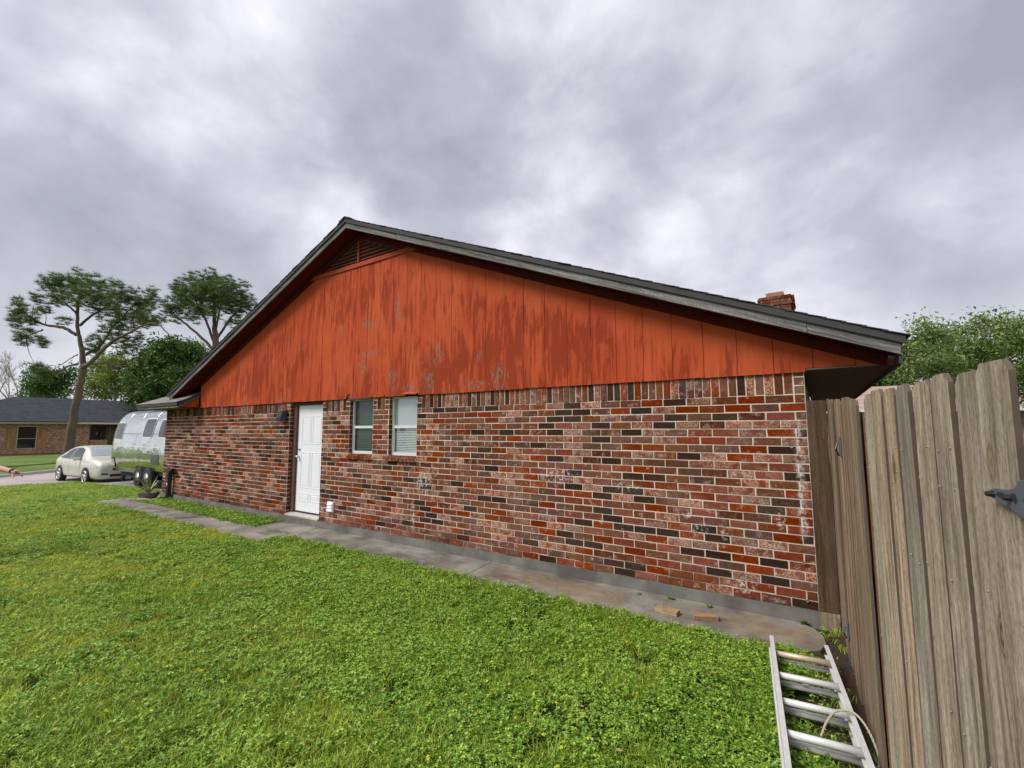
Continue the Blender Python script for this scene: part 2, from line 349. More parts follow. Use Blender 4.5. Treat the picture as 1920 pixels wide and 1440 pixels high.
def wood_mat(name, a, b, c, gx=(38, 38, 1.6), dirs='z', green=0.0, knots=True, rough=0.85, dark=(0.04, 0.028, 0.02), tint=0.6):
    m, t = new_mat(name); o = t.obj(); rn = t.orand()
    if dirs == 'rake':
        x_, y_, z_ = t.sep(t.pos())[:3]; o = t.vec(x_, y_, t.math('ADD', z_, t.math('MULTIPLY', t.math('ABSOLUTE', t.math('ADD', x_, 6.523)), 0.4003)))
    off = t.vec(t.math('MULTIPLY', rn, 13.0), t.math('MULTIPLY', rn, 7.0), t.math('MULTIPLY', rn, 29.0))
    p = t.add('ShaderNodeVectorMath', {0: o, 1: off}, operation='ADD').outputs[0]
    wv = t.add('ShaderNodeVectorMath', {0: t.noise(p, 1.6, 3, 0.5, out=1), 1: (0.06, 0.06, 0.06), 2: p}, operation='MULTIPLY_ADD').outputs[0]
    g1 = t.noise(t.mapv(wv, gx), 1.0, 5, 0.65)
    g2 = t.noise(t.mapv(wv, tuple(v * 4.5 if v > 5 else v * 1.6 for v in gx)), 1.0, 4, 0.7)
    col = t.ramp(t.math('ADD', t.math('MULTIPLY', g1, 0.65), t.math('MULTIPLY', g2, 0.35)), [(0.36, a), (0.50, b), (0.64, c)])
    big = t.noise(p, 1.3, 3, 0.5)
    col = t.mix(t.math('MULTIPLY', t.rng(big, 0.45, 0.7), 0.45), col, tuple(v * 0.55 for v in b))
    tn = t.mix(t.rng(rn, 0, 1), (1.22, 0.97, 0.78), (0.90, 0.97, 0.94)); tn = t.mix(1.0, tn, t.mix(t.math('FRACT', t.math('MULTIPLY', rn, 5.7)), (0.72, 0.72, 0.72), (1.2, 1.2, 1.2)), 'MULTIPLY')
    col = t.mix(tint, col, t.mix(1.0, col, tn, 'MULTIPLY'))
    if green:
        col = t.mix(t.math('MULTIPLY', t.rng(t.noise(t.mapv(p, (6, 6, 0.7)), 1.0, 4, 0.6), 0.5, 0.72), green), col, (0.20, 0.22, 0.10))
    kn = None; h = t.math('ADD', t.math('MULTIPLY', g1, 0.5), t.math('MULTIPLY', g2, 0.5))
    if knots:
        vo = t.add('ShaderNodeTexVoronoi', {'Vector': t.mapv(p, (7.0, 7.0, 2.4)), 'Scale': 1.0, 'Randomness': 1.0})
        d = vo.outputs['Distance']
        rare = t.rng(t.sep(vo.outputs['Color'])[0], 0.44, 0.48)
        ring = t.math('SINE', t.math('MULTIPLY', d, 90.0))
        kn = t.math('MULTIPLY', t.rng(d, 0.20, 0.07), rare)
        col = t.mix(t.math('MULTIPLY', kn, 0.8), col, t.mix(t.rng(ring, -1, 1), dark, (0.30, 0.17, 0.09)))
    sp_ = t.noise(t.mapv(p, (130, 130, 45)), 1.0, 3, 0.7); col = t.mix(t.math('MULTIPLY', t.rng(sp_, 0.42, 0.70), 0.45), col, tuple(v * 0.5 for v in a))
    fine = t.rng(g2, 0.34, 0.26)
    col = t.mix(t.math('MULTIPLY', fine, 0.55), col, dark)
    setb(t, Base_Color=col, Roughness=rough, Normal=t.bump(h, 0.5, 0.004)); t.b.inputs['Specular IOR Level'].default_value = 0.1
    return m
M_PICKET = wood_mat('picket_wood', (0.15, 0.12, 0.088), (0.38, 0.32, 0.25), (0.60, 0.535, 0.445), green=0.2)
M_PICKETA = wood_mat('gate_wood', (0.14, 0.098, 0.065), (0.32, 0.245, 0.175), (0.50, 0.41, 0.315), green=0.1)
M_DARKWOOD = wood_mat('dark_board', (0.055, 0.032, 0.02), (0.105, 0.066, 0.042), (0.16, 0.105, 0.068))
M_NEWWOOD = wood_mat('new_wood', (0.13, 0.08, 0.045), (0.22, 0.14, 0.085), (0.30, 0.21, 0.13), gx=(60, 60, 60), knots=False)
M_BLOCK = wood_mat('block_wood', (0.22, 0.14, 0.075), (0.38, 0.265, 0.155), (0.48, 0.36, 0.23), gx=(4, 60, 60), knots=False)
M_RAKE = wood_mat('weathered_rake', (0.060, 0.056, 0.055), (0.18, 0.17, 0.165), (0.38, 0.37, 0.36), gx=(1.5, 40, 40), dirs='rake', knots=False, tint=0.1, dark=(0.03, 0.026, 0.024))
def concrete(name, a, b, lichen=0.0, dark=0.4, sc=1.0):
    m, t = new_mat(name); p = t.pos()
    col = t.mix(t.rng(t.noise(p, 2.3 * sc, 6, 0.62), 0.3, 0.7), a, b)
    col = t.mix(t.math('MULTIPLY', t.rng(t.noise(t.mapv(p, (1.1, 2.6, 1), (3, 8, 0)), 1.0 * sc, 5, 0.6, 0.4), 0.5, 0.68), dark), col, (0.07, 0.06, 0.05))
    if lichen:
        x, y, z = t.sep(p)[:3]
        # rusty run-off under the wall, strongest along two stretches of the walk
        pt = t.math('MAXIMUM', t.math('MULTIPLY', t.rng(x, -3.6, -2.9), t.rng(x, -1.5, -1.85)), t.math('MULTIPLY', t.rng(x, -0.9, -0.6), t.rng(x, 0.1, -0.15)))
        pt = t.math('MULTIPLY', pt, t.math('MULTIPLY', t.rng(y, -0.62, -0.45), t.rng(y, -0.10, -0.2)))
        pt = t.math('MAXIMUM', pt, t.math('MULTIPLY', t.rng(t.noise(t.mapv(p, (1, 1, 1), (4, 2, 0)), 1.1, 3), 0.56, 0.72), 0.55))
        col = t.mix(t.math('MULTIPLY', t.math('MULTIPLY', pt, t.rng(t.noise(p, 30, 5, 0.7), 0.38, 0.60)), lichen), col, (0.33, 0.20, 0.085))
    sp = t.noise(p, 260, 2, 0.6)
    col = t.mix(t.math('MULTIPLY', t.rng(sp, 0.62, 0.72), 0.5), col, (0.48, 0.45, 0.40))
    col = t.mix(t.math('MULTIPLY', t.rng(sp, 0.38, 0.28), 0.5), col, (0.09, 0.08, 0.07))
    setb(t, Base_Color=col, Roughness=0.9, Normal=t.bump(t.math('ADD', sp, t.math('MULTIPLY', t.noise(p, 40, 4), 0.7)), 0.45, 0.004)); t.b.inputs['Specular IOR Level'].default_value = 0.3
    return m
M_WALK = concrete('walk_concrete', (0.14, 0.126, 0.102), (0.31, 0.285, 0.24), 0.55, 0.85)
M_FOUND = concrete('foundation_concrete', (0.115, 0.107, 0.092), (0.215, 0.20, 0.175), 0.0, 0.6)
M_STEP = concrete('threshold_concrete', (0.40, 0.37, 0.32), (0.55, 0.51, 0.45), 0.0, 0.2)
M_SHINGLE = plain('shingle_dark', (0.060, 0.062, 0.060), 0.9, var=0.4, scale=25, bump=0.6, bscale=200)
M_SHINGLE_OLD = plain('shingle_weathered', (0.235, 0.205, 0.18), 0.9, var=0.35, scale=14, bump=0.6, bscale=160)
M_WHITE = plain('white_paint', (0.80, 0.81, 0.82), 0.38, var=0.03, scale=3)
M_FRAME = plain('window_frame_white', (0.66, 0.66, 0.63), 0.45, var=0.08, scale=9)
M_BLACK = plain('black_paint', (0.018, 0.018, 0.02), 0.42, var=0.3, scale=12)
M_BROWNTRIM = plain('brown_door_trim', (0.105, 0.050, 0.032), 0.7, var=0.45, scale=9, bump=0.3)
M_CHROME = plain('satin_metal', (0.62, 0.60, 0.57), 0.3, 1.0, var=0.1)
M_INTERIOR = plain('dark_interior', (0.022, 0.022, 0.022), 0.9)
M_BLIND = plain('blind_slats', (0.72, 0.73, 0.73), 0.6, var=0.05)
M_BLINDDARK = plain('blind_dark', (0.46, 0.48, 0.47), 0.6, var=0.2)
def pane_mat(name, tint, gloss, rough=0.04):
    m, t = new_mat(name)
    g = t.add('ShaderNodeBsdfGlossy', {'Color': (0.9, 0.93, 0.95, 1), 'Roughness': rough})
    tr = t.add('ShaderNodeBsdfTransparent', {'Color': c4(tint)})
    fr = t.add('ShaderNodeFresnel', {'IOR': 1.5})
    mx = t.add('ShaderNodeMixShader', {0: t.math('ADD', t.math('MULTIPLY', fr.outputs[0], 0.22), gloss), 1: tr.outputs[0], 2: g.outputs[0]})
    t.l.new(mx.outputs[0], t.out.inputs[0]); return m
M_PANE = pane_mat('window_pane', (0.93, 0.95, 0.95), 0.02)
M_SCREEN = pane_mat('screened_pane', (0.62, 0.65, 0.63), 0.02, 0.25)
M_FROST = plain('frosted_pane', (0.52, 0.53, 0.52), 0.35, var=0.15, scale=2)
M_DARKPANE = plain('dark_pane', (0.012, 0.016, 0.017), 0.06, spec=0.6)

# ------------------------------------------------------------------ the house
C = 0.0813; L = 0.24407; GAP = 0.0130
XR, XL = 0.0, -14.335
Z_SOLD = 24 * C; Z_TOP = Z_SOLD + L - 0.008; Z_SIDE = 2.153
DOOR = (-8.535, -7.465); WIN = [(-6.69, -6.075), (-5.69, -5.055)]; WZ0 = 1.205
house = empty('brick_house', (-7, 3, 0), label='red brick ranch house with orange gable siding and grey rake boards', cat='house')
# mortar wall with its openings (one sheet cut in pieces), brick faces stand proud of it
wall = MB()
xs = [XL, DOOR[0], DOOR[1], WIN[0][0], WIN[0][1], WIN[1][0], WIN[1][1], XR]
for i in range(7):
    z0 = 0.0; z1 = Z_TOP
    if i == 1: continue
    if i in (3, 5): z1 = WZ0 - 0.05
    wall.box(xs[i], xs[i + 1], 0.0, 0.10, z0, z1)
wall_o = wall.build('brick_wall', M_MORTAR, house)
def brick_shape(ln, ht, dp, seed):
    r = np.random.default_rng(seed); j = lambda s=0.0014: r.normal(0, s)
    a, b = ln / 2, ht / 2; c = 0.0026
    proud = -0.0065 + r.normal(0, 0.0013)
    v = []
    for (sx, sz) in ((-1, -1), (1, -1), (1, 1), (-1, 1)): v.append((sx * a + j(), dp, sz * b + j()))
    mid = []
    for (sx, sz) in ((-1, -1), (1, -1), (1, 1), (-1, 1)):
        x, z = sx * a + j(0.0013), sz * b + j(0.0011); mid.append((x, z)); v.append((x, proud + c, z))
    for (x, z), (sx, sz) in zip(mid, ((-1, -1), (1, -1), (1, 1), (-1, 1))): v.append((x - sx * c * 1.3, proud + j(0.0006), z - sz * c * 1.2))
    f = [(8, 9, 10, 11)] + [(4 + i, 4 + (i + 1) % 4, 8 + (i + 1) % 4, 8 + i) for i in range(4)] + [(i, (i + 1) % 4, 4 + (i + 1) % 4, 4 + i) for i in range(4)]
    return v, f
_bc = {}
def brick_mesh(ln, ht, mat, var):
    k = (round(ln, 3), round(ht, 3), mat, var)
    if k not in _bc:
        v, f = brick_shape(ln, ht, 0.05, hash(k) % 100000); _bc[k] = mesh('brick', v, f, BRICKS[mat])
    return _bc[k]
def cut(x0, x1, holes):
    seg = [(x0, x1)]
    for h0, h1 in holes:
        out = []
        for a, b in seg:
            if b <= h0 or a >= h1: out.append((a, b)); continue
            if a < h0: out.append((a, h0))
            if b > h1: out.append((h1, b))
        seg = out
    return seg
bricks = []
prevmat = {}
for k in range(24):
    z = k * C + C / 2
    holes = [DOOR]
    if (k + 0.5) * C > WZ0 - 0.055: holes += WIN
    x1 = XR; first = 0.2133 if k % 2 == 0 else 0.0913
    x0 = x1 - first
    while x1 > XL + 0.02:
        for a, b in cut(max(x0, XL), x1, holes):
            if b - a > 0.035: bricks.append((a, b, z))
        x1 = x0; x0 = x1 - L
def pick(a, z):
    m = int(rng.choice(6, p=BRW))
    # mottled bricks tend to come in runs, as on the real wall
    key = (round(a / 0.49), round(z / 0.16))
    if key in prevmat and prevmat[key] == 4 and rng.random() < 0.45: m = 4
    prevmat[key] = m
    return m
def area(b):
    px = [pixel((b[0], 0, b[2])), pixel((b[1], 0, b[2]))]
    return (px[1][0] - px[0][0]) * FPX * 0.07 / px[0][2]
bricks.sort(key=area, reverse=True)
rest = MB()
for i, (a, b, z) in enumerate(bricks):
    m = pick(a, z); ln = b - a - GAP; ht = C - GAP * 0.95; cx = (a + b) / 2 + rng.normal(0, 0.0012); cz = z + rng.normal(0, 0.0009)
    if i < 300:
        o = link('brick', brick_mesh(ln, ht, m, int(rng.integers(0, 5))), wall_o, loc=(cx, 0, cz))
        o.rotation_euler = (0, rng.normal(0, 0.0035), 0)
    else:
        v, f = brick_shape(ln, ht, 0.03, int(rng.integers(0, 1 << 30))); rest.mat = m
        rest.add([(p[0] + cx, p[1], p[2] + cz) for p in v], f)
tag(rest.build('brickwork', BRICKS, wall_o), kind='stuff')
# soldier course under the siding
def soldier_run(x0, x1):
    n = max(1, round((x1 - x0) / C)); w_ = (x1 - x0) / n
    for i in range(n):
        cx = x0 + (i + 0.5) * w_
        me = brick_mesh(w_ - GAP, L - 0.006, int(rng.choice(6, p=[0.22, 0.22, 0.20, 0.06, 0.16, 0.14])), int(rng.integers(0, 6)))
        o = link('soldier_brick', me, wall_o, loc=(cx, -max(0, rng.normal(-0.002, 0.005)), Z_SOLD + L / 2 + rng.normal(0, 0.0015)))
        o.rotation_euler = (0, rng.normal(0, 0.006), 0)
def stack(x0, x1):
    for k in range(3):
        me = brick_mesh(x1 - x0 - GAP, C - GAP, int(rng.choice(6, p=BRW)), int(rng.integers(0, 6)))
        link('brick', me, wall_o, loc=((x0 + x1) / 2, 0, Z_SOLD + (k + 0.5) * C))
soldier_run(-5.055 + 0.10, XR - 0.0913); stack(XR - 0.0913, XR); stack(-5.055, -4.955)
stack(-6.075, -5.98); soldier_run(-5.98, -5.79); stack(-5.79, -5.69)
stack(-7.465, -7.37); soldier_run(-7.37, -6.79); stack(-6.79, -6.69)
stack(-8.64, -8.535); soldier_run(XL, -8.64)
# brick returns in the openings
ret = MB()
def returns(xa, face, z0, z1, depth):
    k0 = int(math.floor(z0 / C)); k1 = int(math.ceil(z1 / C))
    for k in range(k0, k1):
        za = max(k * C, z0) + GAP / 2; zb = min((k + 1) * C, z1) - GAP / 2
        if zb - za < 0.02: continue
        ret.mat = int(rng.choice(6, p=[0.12, 0.22, 0.32, 0.12, 0.08, 0.14]))
        ret.box(min(xa, xa + face * 0.004), max(xa, xa + face * 0.004), 0.006, depth, za, zb)
for xa, fc in ((DOOR[0], 1), (DOOR[1], -1)): returns(xa, fc, 0.0, Z_SIDE, 0.095)
for w0, w1 in WIN: returns(w0, 1, WZ0, Z_SIDE, 0.08); returns(w1, -1, WZ0, Z_SIDE, 0.08)
tag(ret.build('opening_return', BRICKS, wall_o), kind='stuff')
for x_, z_ in ((-0.135, 1.455), (-0.09, 0.405), (-0.085, 0.075)):
    MB().lathe([(0.013, 0.0), (0.013, -0.012), (0.006, -0.012), (0.006, -0.004)], (x_, -0.006, z_), 'y', 10).build('wall_anchor', M_CHROME, wall_o)
# other walls, so that the house is a house
M_FARBRICK = None
def farbrick(name, cols, mort, sc=1.0):
    m, t = new_mat(name); p = t.pos(); x, y, z = t.sep(p)[:3]
    uv = t.vec(t.math('ADD', x, y), z, 0.0)
    br = t.add('ShaderNodeTexBrick', {'Vector': uv, 'Color1': c4(cols[0]), 'Color2': c4(cols[1]), 'Mortar': c4(mort), 'Scale': sc, 'Mortar Size': 0.007, 'Bias': 0.0, 'Brick Width': L, 'Row Height': C}, offset=0.5)
    col = t.mix(t.rng(t.noise(t.mapv(p, (4.1, 4.1, 12.3)), 1.0, 2), 0.35, 0.65), br.outputs[0], cols[2])
    col = t.mix(t.math('MULTIPLY', t.rng(t.noise(p, 7, 4, 0.7), 0.5, 0.62), 0.6), col, cols[3])
    col = t.mix(br.outputs[1], col, mort)
    setb(t, Base_Color=col, Roughness=0.9, Normal=t.bump(t.math('SUBTRACT', 1.0, br.outputs[1]), 0.4, 0.01)); return m
M_HBRICK = farbrick('house_brick_far', ((0.10, 0.035, 0.025), (0.22, 0.055, 0.028), (0.16, 0.06, 0.04), (0.34, 0.20, 0.15)), (0.52, 0.46, 0.40))
MB().box(XL + 0.004, XL + 0.1, 0.101, 12.4, -0.1, 2.15).build('front_wall', M_HBRICK, house)
MB().box(-0.1, -0.004, 0.101, 12.4, -0.1, 2.14).build('back_wall', M_HBRICK, house)
MB().box(XL + 0.101, -0.101, 12.3, 12.4, -0.1, 2.14).build('far_wall', M_HBRICK, house)
MB().box(XL + 0.101, -0.101, 0.5, 0.56, -0.1, 2.45).build('inner_wall', M_INTERIOR, house)
# foundation
fd = MB()
for x0, x1 in ((XL - 0.02, DOOR[0]), (DOOR[0], DOOR[1]), (DOOR[1], XR + 0.02)):
    fd.box(x0, x1, -0.022, 0.11, -0.45, -0.004)
fd.build('foundation', M_FOUND, house)
MB().prism([(-0.026, 0.0), (0.16, 0.0), (0.16, 0.062), (-0.026, 0.022)], lambda a, b, d: (d, a, b), DOOR[0] + 0.005, DOOR[1] - 0.005).build('threshold', M_STEP, house)
# door
dr = MB().box(-8.415, -7.505, 0.118, 0.16, 0.078, 2.092).build('door', M_WHITE, house, bevel=0.002)
for c0, c1 in ((-8.265, -7.985), (-7.925, -7.645)):
    for z0, z1 in ((1.36, 1.87), (0.53, 1.18), (0.28, 0.41)):
        pb = MB(); a0, a1, b0, b1 = c0, c1, z0, z1
        g = 0.016
        v = [(a0, .1175, b0), (a1, .1175, b0), (a1, .1175, b1), (a0, .1175, b1)]
        v += [(a0 + g, .126, b0 + g), (a1 - g, .126, b0 + g), (a1 - g, .126, b1 - g), (a0 + g, .126, b1 - g)]
        v += [(a0 + 2.2 * g, .113, b0 + 2.2 * g), (a1 - 2.2 * g, .113, b0 + 2.2 * g), (a1 - 2.2 * g, .113, b1 - 2.2 * g), (a0 + 2.2 * g, .113, b1 - 2.2 * g)]
        fr_ = MB()
        for (e0, e1, h0, h1) in ((a0 - .012, a1 + .012, b0 - .012, b0 + .004), (a0 - .012, a1 + .012, b1 - .004, b1 + .012), (a0 - .012, a0 + .004, b0 + .004, b1 - .004), (a1 - .004, a1 + .012, b0 + .004, b1 - .004)):
            fr_.box(e0, e1, 0.1125, 0.1178, h0, h1)
        fr_.box(a0 + 0.03, a1 - 0.03, 0.1135, 0.1178, b0 + 0.025, b1 - 0.025)
        fr_.build('panel', M_WHITE, dr, bevel=0.003)
kn = MB().lathe([(0.012, 0.0), (0.012, -0.035), (0.026, -0.042), (0.030, -0.058), (0.020, -0.072), (0.004, -0.075)], (-8.345, 0.118, 1.10), 'y', 14).build('knob', M_CHROME, dr, smooth=True)
MB().lathe([(0.030, 0.0), (0.030, -0.010), (0.024, -0.022), (0.006, -0.024)], (-8.345, 0.118, 1.25), 'y', 14).build('deadbolt', M_CHROME, dr, smooth=True)
jb = MB().box(DOOR[0] + 0.006, -8.42, 0.075, 0.17, 0.06, 2.15).box(-7.50, DOOR[1] - 0.006, 0.075, 0.17, 0.06, 2.15).box(-8.42, -7.50, 0.085, 0.17, 2.098, 2.15)
jb.build('door_frame', M_BROWNTRIM, house, bevel=0.002)
MB().box(-8.415, -7.505, 0.10, 0.15, 0.058, 0.076).build('door_sweep', M_BLACK, house)
# windows
for wi, (w0, w1) in enumerate(WIN):
    wf = empty('window', ((w0 + w1) / 2, 0.05, WZ0)); wf.parent = house; wf.matrix_parent_inverse = house.matrix_basis.inverted()
    wf.matrix_basis = Matrix.Identity(4); wf.matrix_parent_inverse = house.matrix_basis.inverted()
    y0, y1 = 0.062, 0.115; zb, zt, zm = WZ0 + 0.004, 2.15, 1.665
    a, b = w0 + 0.006, w1 - 0.006; T = 0.032
    fm = MB().box(a, a + T, y0, y1, zb, zt).box(b - T, b, y0, y1, zb, zt).box(a + T, b - T, y0, y1, zb, zb + 0.05).box(a + T, b - T, y0, y1, zt - T, zt)
    fm.build('frame', M_FRAME, wf, bevel=0.003)
    MB().box(a + T, b - T, y0 + 0.008, y1 - 0.012, zm - 0.02, zm + 0.022).box(a + T, a + T + 0.016, y0 + 0.012, y1 - 0.02, zb + 0.05, zm - 0.02).box(b - T - 0.016, b - T, y0 + 0.012, y1 - 0.02, zb + 0.05, zm - 0.02).build('sash', M_FRAME, wf, bevel=0.002)
    MB().box(a + T, b - T, 0.098, 0.101, zm + 0.022, zt - T).build('upper_pane', M_SCREEN if wi == 0 else M_PANE, wf)
    MB().box(a + T + 0.016, b - T - 0.016, 0.088, 0.091, zb + 0.05, zm - 0.02).build('lower_pane', M_SCREEN if wi == 0 else M_PANE, wf)
    bl = MB(); z = zb + 0.055
    while z < zt - 0.05:
        if not (wi == 1 and z > zm + 0.01):
            bl.add([(a + T, 0.106, z), (b - T, 0.106, z), (b - T, 0.117, z + 0.0195), (a + T, 0.117, z + 0.0195), (a + T, 0.1065, z + 0.0015), (b - T, 0.1065, z + 0.0015), (b - T, 0.1175, z + 0.021), (a + T, 0.1175, z + 0.021)], [(0, 1, 2, 3), (4, 7, 6, 5), (0, 4, 5, 1), (3, 2, 6, 7)])
        z += 0.0265
    bl.build('blind', M_BLIND if wi else M_BLINDDARK, wf)
    if wi == 1:
        MB().box(a + T, b - T, 0.108, 0.112, zm + 0.01, zt - 0.03).build('roller_shade', M_FROST, wf)
        MB().tube([(a + 0.16, 0.118, zt - 0.05), (a + 0.16, 0.118, zb + 0.08)], 0.004, 6).build('wand', M_BLINDDARK, wf)
    # rowlock sill: sloping bricks, one by one
    n = 8; s0, s1 = w0 - 0.02, w1 - 0.004; wd = (s1 - s0) / n
    sl = MB().prism([(-0.036, 1.128), (0.08, 1.128), (0.08, 1.198), (-0.036, 1.176)], lambda p_, q_, d_: (d_, p_, q_), s0 + 0.003, s1 - 0.003).build('sill', M_MORTAR, wf)
    sl.parent = house; sl.matrix_parent_inverse = house.matrix_basis.inverted()
    for i in range(n):
        x0, x1 = s0 + i * wd + 0.004, s0 + (i + 1) * wd - 0.004
        e = rng.normal(0, 0.0015)
        MB().prism([(-0.048 + e, 1.124), (0.07, 1.124), (0.07, 1.206 + e), (-0.048 + e, 1.182 + e)], lambda p_, q_, d_: (d_, p_, q_), x0, x1).build('sill_brick', BRICKS[int(rng.choice([1, 2, 2, 3, 5]))], sl, bevel=0.003)
MB().box(XL + 0.12, -0.12, 0.20, 0.23, 0.0, 2.45).build('room_backing', M_INTERIOR, house)
# gable: T1-11 boards, one by one, with the grooves between them
AX, AZ, SL = -6.523, 5.097, 0.4003
def roofz(x): return AZ - SL * abs(x - AX)
OH = 0.33
gab = MB().prism([(-12.36, Z_SIDE + 0.02), (0.62, Z_SIDE + 0.05), (0.62, roofz(0.62) + 0.02), (AX, AZ + 0.02), (-12.36, roofz(-12.36) + 0.02)], lambda a, b, d: (a, d, b), -0.0155, 0.04).build('gable', plain('groove_paint', (0.22, 0.040, 0.018), 0.8), house)
SP = 0.3165; ph = -4.038
k0 = math.floor((-12.37 - ph) / SP); k1 = math.ceil((0.66 - ph) / SP)
for k in range(k0, k1):
    x0 = max(ph + k * SP + 0.0026, -12.37); x1 = min(ph + (k + 1) * SP - 0.0026, 0.655)
    if x1 - x0 < 0.02: continue
    zb = Z_SIDE if x1 < 0.15 else 2.188
    jg = rng.normal(0, 0.0025)
    bot = [(x0, zb + jg), (x1, zb + jg)]
    if x0 < 0 < x1: bot = [(x0, Z_SIDE), (0.012, Z_SIDE), (0.012, 2.188), (x1, 2.188)]
    if x0 < -6.66 < x1: bot = [(x0, Z_SIDE), (-6.78, Z_SIDE + 0.004), (-6.745, Z_SIDE + 0.05), (-6.70, Z_SIDE + 0.085), (-6.655, Z_SIDE + 0.09), (-6.648, Z_SIDE + 0.01), (x1, Z_SIDE + 0.002)]
    if x0 < -5.17 < x1: bot = [(x0, Z_SIDE + 0.004), (-5.29, Z_SIDE + 0.012), (-5.25, Z_SIDE + 0.03), (-5.08, Z_SIDE + 0.022), (x1, Z_SIDE + 0.008)]
    if x0 < -5.75 < x1: bot = [(x0, Z_SIDE), (-5.80, Z_SIDE + 0.006), (-5.78, Z_SIDE + 0.045), (-5.76, Z_SIDE + 0.002), (x1, Z_SIDE)]
    vz = 4.49
    def topz(x): return min(roofz(x) - 0.01, vz) if -7.9 < x < -5.15 else roofz(x) - 0.01
    tops = [x1] + [x_ for x_ in (-5.15, -7.9, -5.08, -7.98) if x0 < x_ < x1] + [x0]
    tops = sorted(set(tops), reverse=True)
    poly = bot + [(x_, topz(x_)) for x_ in tops]
    lap = rng.normal(0, 0.0012)
    o = MB().prism(poly, lambda a, b, d: (a, d, b), -0.029 + lap, -0.0165).build('siding_board', M_SIDING, gab)
# a peeled strip hanging by the window head
MB().add([(-5.34, -0.032, 2.215), (-5.02, -0.032, 2.20), (-5.02, -0.075, 2.165), (-5.30, -0.10, 2.172), (-5.34, -0.028, 2.21), (-5.02, -0.028, 2.195), (-5.02, -0.072, 2.161), (-5.30, -0.097, 2.168)], [(0, 1, 2, 3), (7, 6, 5, 4), (0, 4, 5, 1), (1, 5, 6, 2), (2, 6, 7, 3), (3, 7, 4, 0)]).build('loose_strip', M_SIDING, gab)
MB().beam((-6.66, -0.045, 2.135), (-6.1, -0.05, 2.15), 0.02, 0.022).build('window_head_strip', M_DARKWOOD, house)
# louvred gable vent
vt = MB().prism([(-7.98, 4.485), (-5.07, 4.485), (-5.28, 4.565), (-7.77, 4.565)], lambda a, b, d: (a, d, b), -0.052, -0.012).build('vent', M_TRIMRED, house, bevel=0.002)
MB().prism([(-7.6, 4.57), (-5.45, 4.57), (AX, 4.99)], lambda a, b, d: (a, d, b), -0.0185, -0.0160).build('vent_back', M_INTERIOR, vt)
z = 4.60
while z < 4.93:
    hw = (4.985 - z) / SL - 0.02
    if hw > 0.06:
        MB().prism([(-0.050, z - 0.002), (-0.042, z - 0.008), (-0.014, z + 0.014), (-0.022, z + 0.020)], lambda a, b, d: (d, a, b), AX - hw, AX + hw).build('louvre_slat', M_TRIMRED, vt)
    z += 0.066
MB().box(AX - 0.012, AX + 0.012, -0.060, -0.02, 4.566, 4.96).build('mullion', M_TRIMRED, vt)
# frieze trim, rake soffit, rake boards
def rake_piece(name, mat, zo0, zo1, y0, y1, x_end_r, x_end_l, seg_x=None, **kw):
    for side, xe in ((1, x_end_r), (-1, x_end_l)):
        xsn = [AX] + [x_ for x_ in (seg_x or []) if (x_ - AX) * side > 0] + [xe]
        for i in range(len(xsn) - 1):
            a, b = xsn[i] + (side * 0.0015 if i else 0), xsn[i + 1] - (side * 0.0015 if i < len(xsn) - 2 else 0)
            MB().prism([(a, roofz(a) + zo0), (b, roofz(b) + zo0), (b, roofz(b) + zo1), (a, roofz(a) + zo1)], lambda p_, q_, d_: (p_, d_, q_), y0, y1).build(name, mat, house, **kw)
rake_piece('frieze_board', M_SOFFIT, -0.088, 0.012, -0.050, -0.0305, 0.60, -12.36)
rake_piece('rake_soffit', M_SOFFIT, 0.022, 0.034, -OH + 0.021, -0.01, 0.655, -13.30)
rake_piece('rake_board', M_RAKE, 0.0, 0.098, -OH, -OH + 0.02, 0.672, -13.36, seg_x=[-5.62, -5.25, 0.05, -9.4], bevel=0.002)
rake_piece('rake_trim', M_FASCIA, 0.094, 0.158, -OH - 0.022, -OH + 0.0, 0.705, -13.42, bevel=0.002)
# roof: deck and shingle courses
roof = MB()
for side, xe in ((1, 0.70), (-1, -13.42)):
    roof.prism([(AX, AZ + 0.135), (xe, roofz(xe) + 0.135), (xe, roofz(xe) + 0.156), (AX, AZ + 0.156)], lambda a, b, d: (a, d, b), -OH + 0.003, 12.9)
roof_o = roof.build('roof', M_SHINGLE, house)
EXPO = 0.145
cs = math.cos(math.atan(SL)); ang = math.atan(SL)
me = MB().box(0, EXPO * 1.25, -OH - 0.032, 12.92, 0, 0.0065); crs = mesh('shingle_course', me.v, me.f, M_SHINGLE)
for side, xe in ((1, 0.735), (-1, -13.45)):
    n = int(abs(xe - AX) / (EXPO * cs))
    for i in range(n):
        x = xe - side * i * EXPO * cs
        o = link('shingle_course', crs, roof_o, loc=(x, rng.normal(0, 0.004), roofz(x) + 0.164 + 0.004))
        o.rotation_euler = (0, side * (ang - 0.045), 0); o.scale = (-side, 1, 1)
MB().prism([(AX - 0.15, AZ + 0.105 + 0.012), (AX, AZ + 0.165 + 0.012), (AX + 0.15, AZ + 0.105 + 0.012), (AX + 0.15, AZ + 0.12 + 0.018), (AX, AZ + 0.18 + 0.018), (AX - 0.15, AZ + 0.12 + 0.018)], lambda a, b, d: (a, d, b), -OH - 0.04, 12.93).build('ridge_cap', M_SHINGLE, roof_o)
# boxed eave on the right: soffit, fascia
MB().box(0.003, 0.655, -0.028, 12.8, 2.170, 2.184).build('eave_soffit', M_EAVE, house)
MB().box(0.657, 0.678, -OH + 0.022, 12.8, 2.15, 2.32).build('eave_fascia', plain('fascia_dark', (0.05, 0.042, 0.038), 0.6), house)
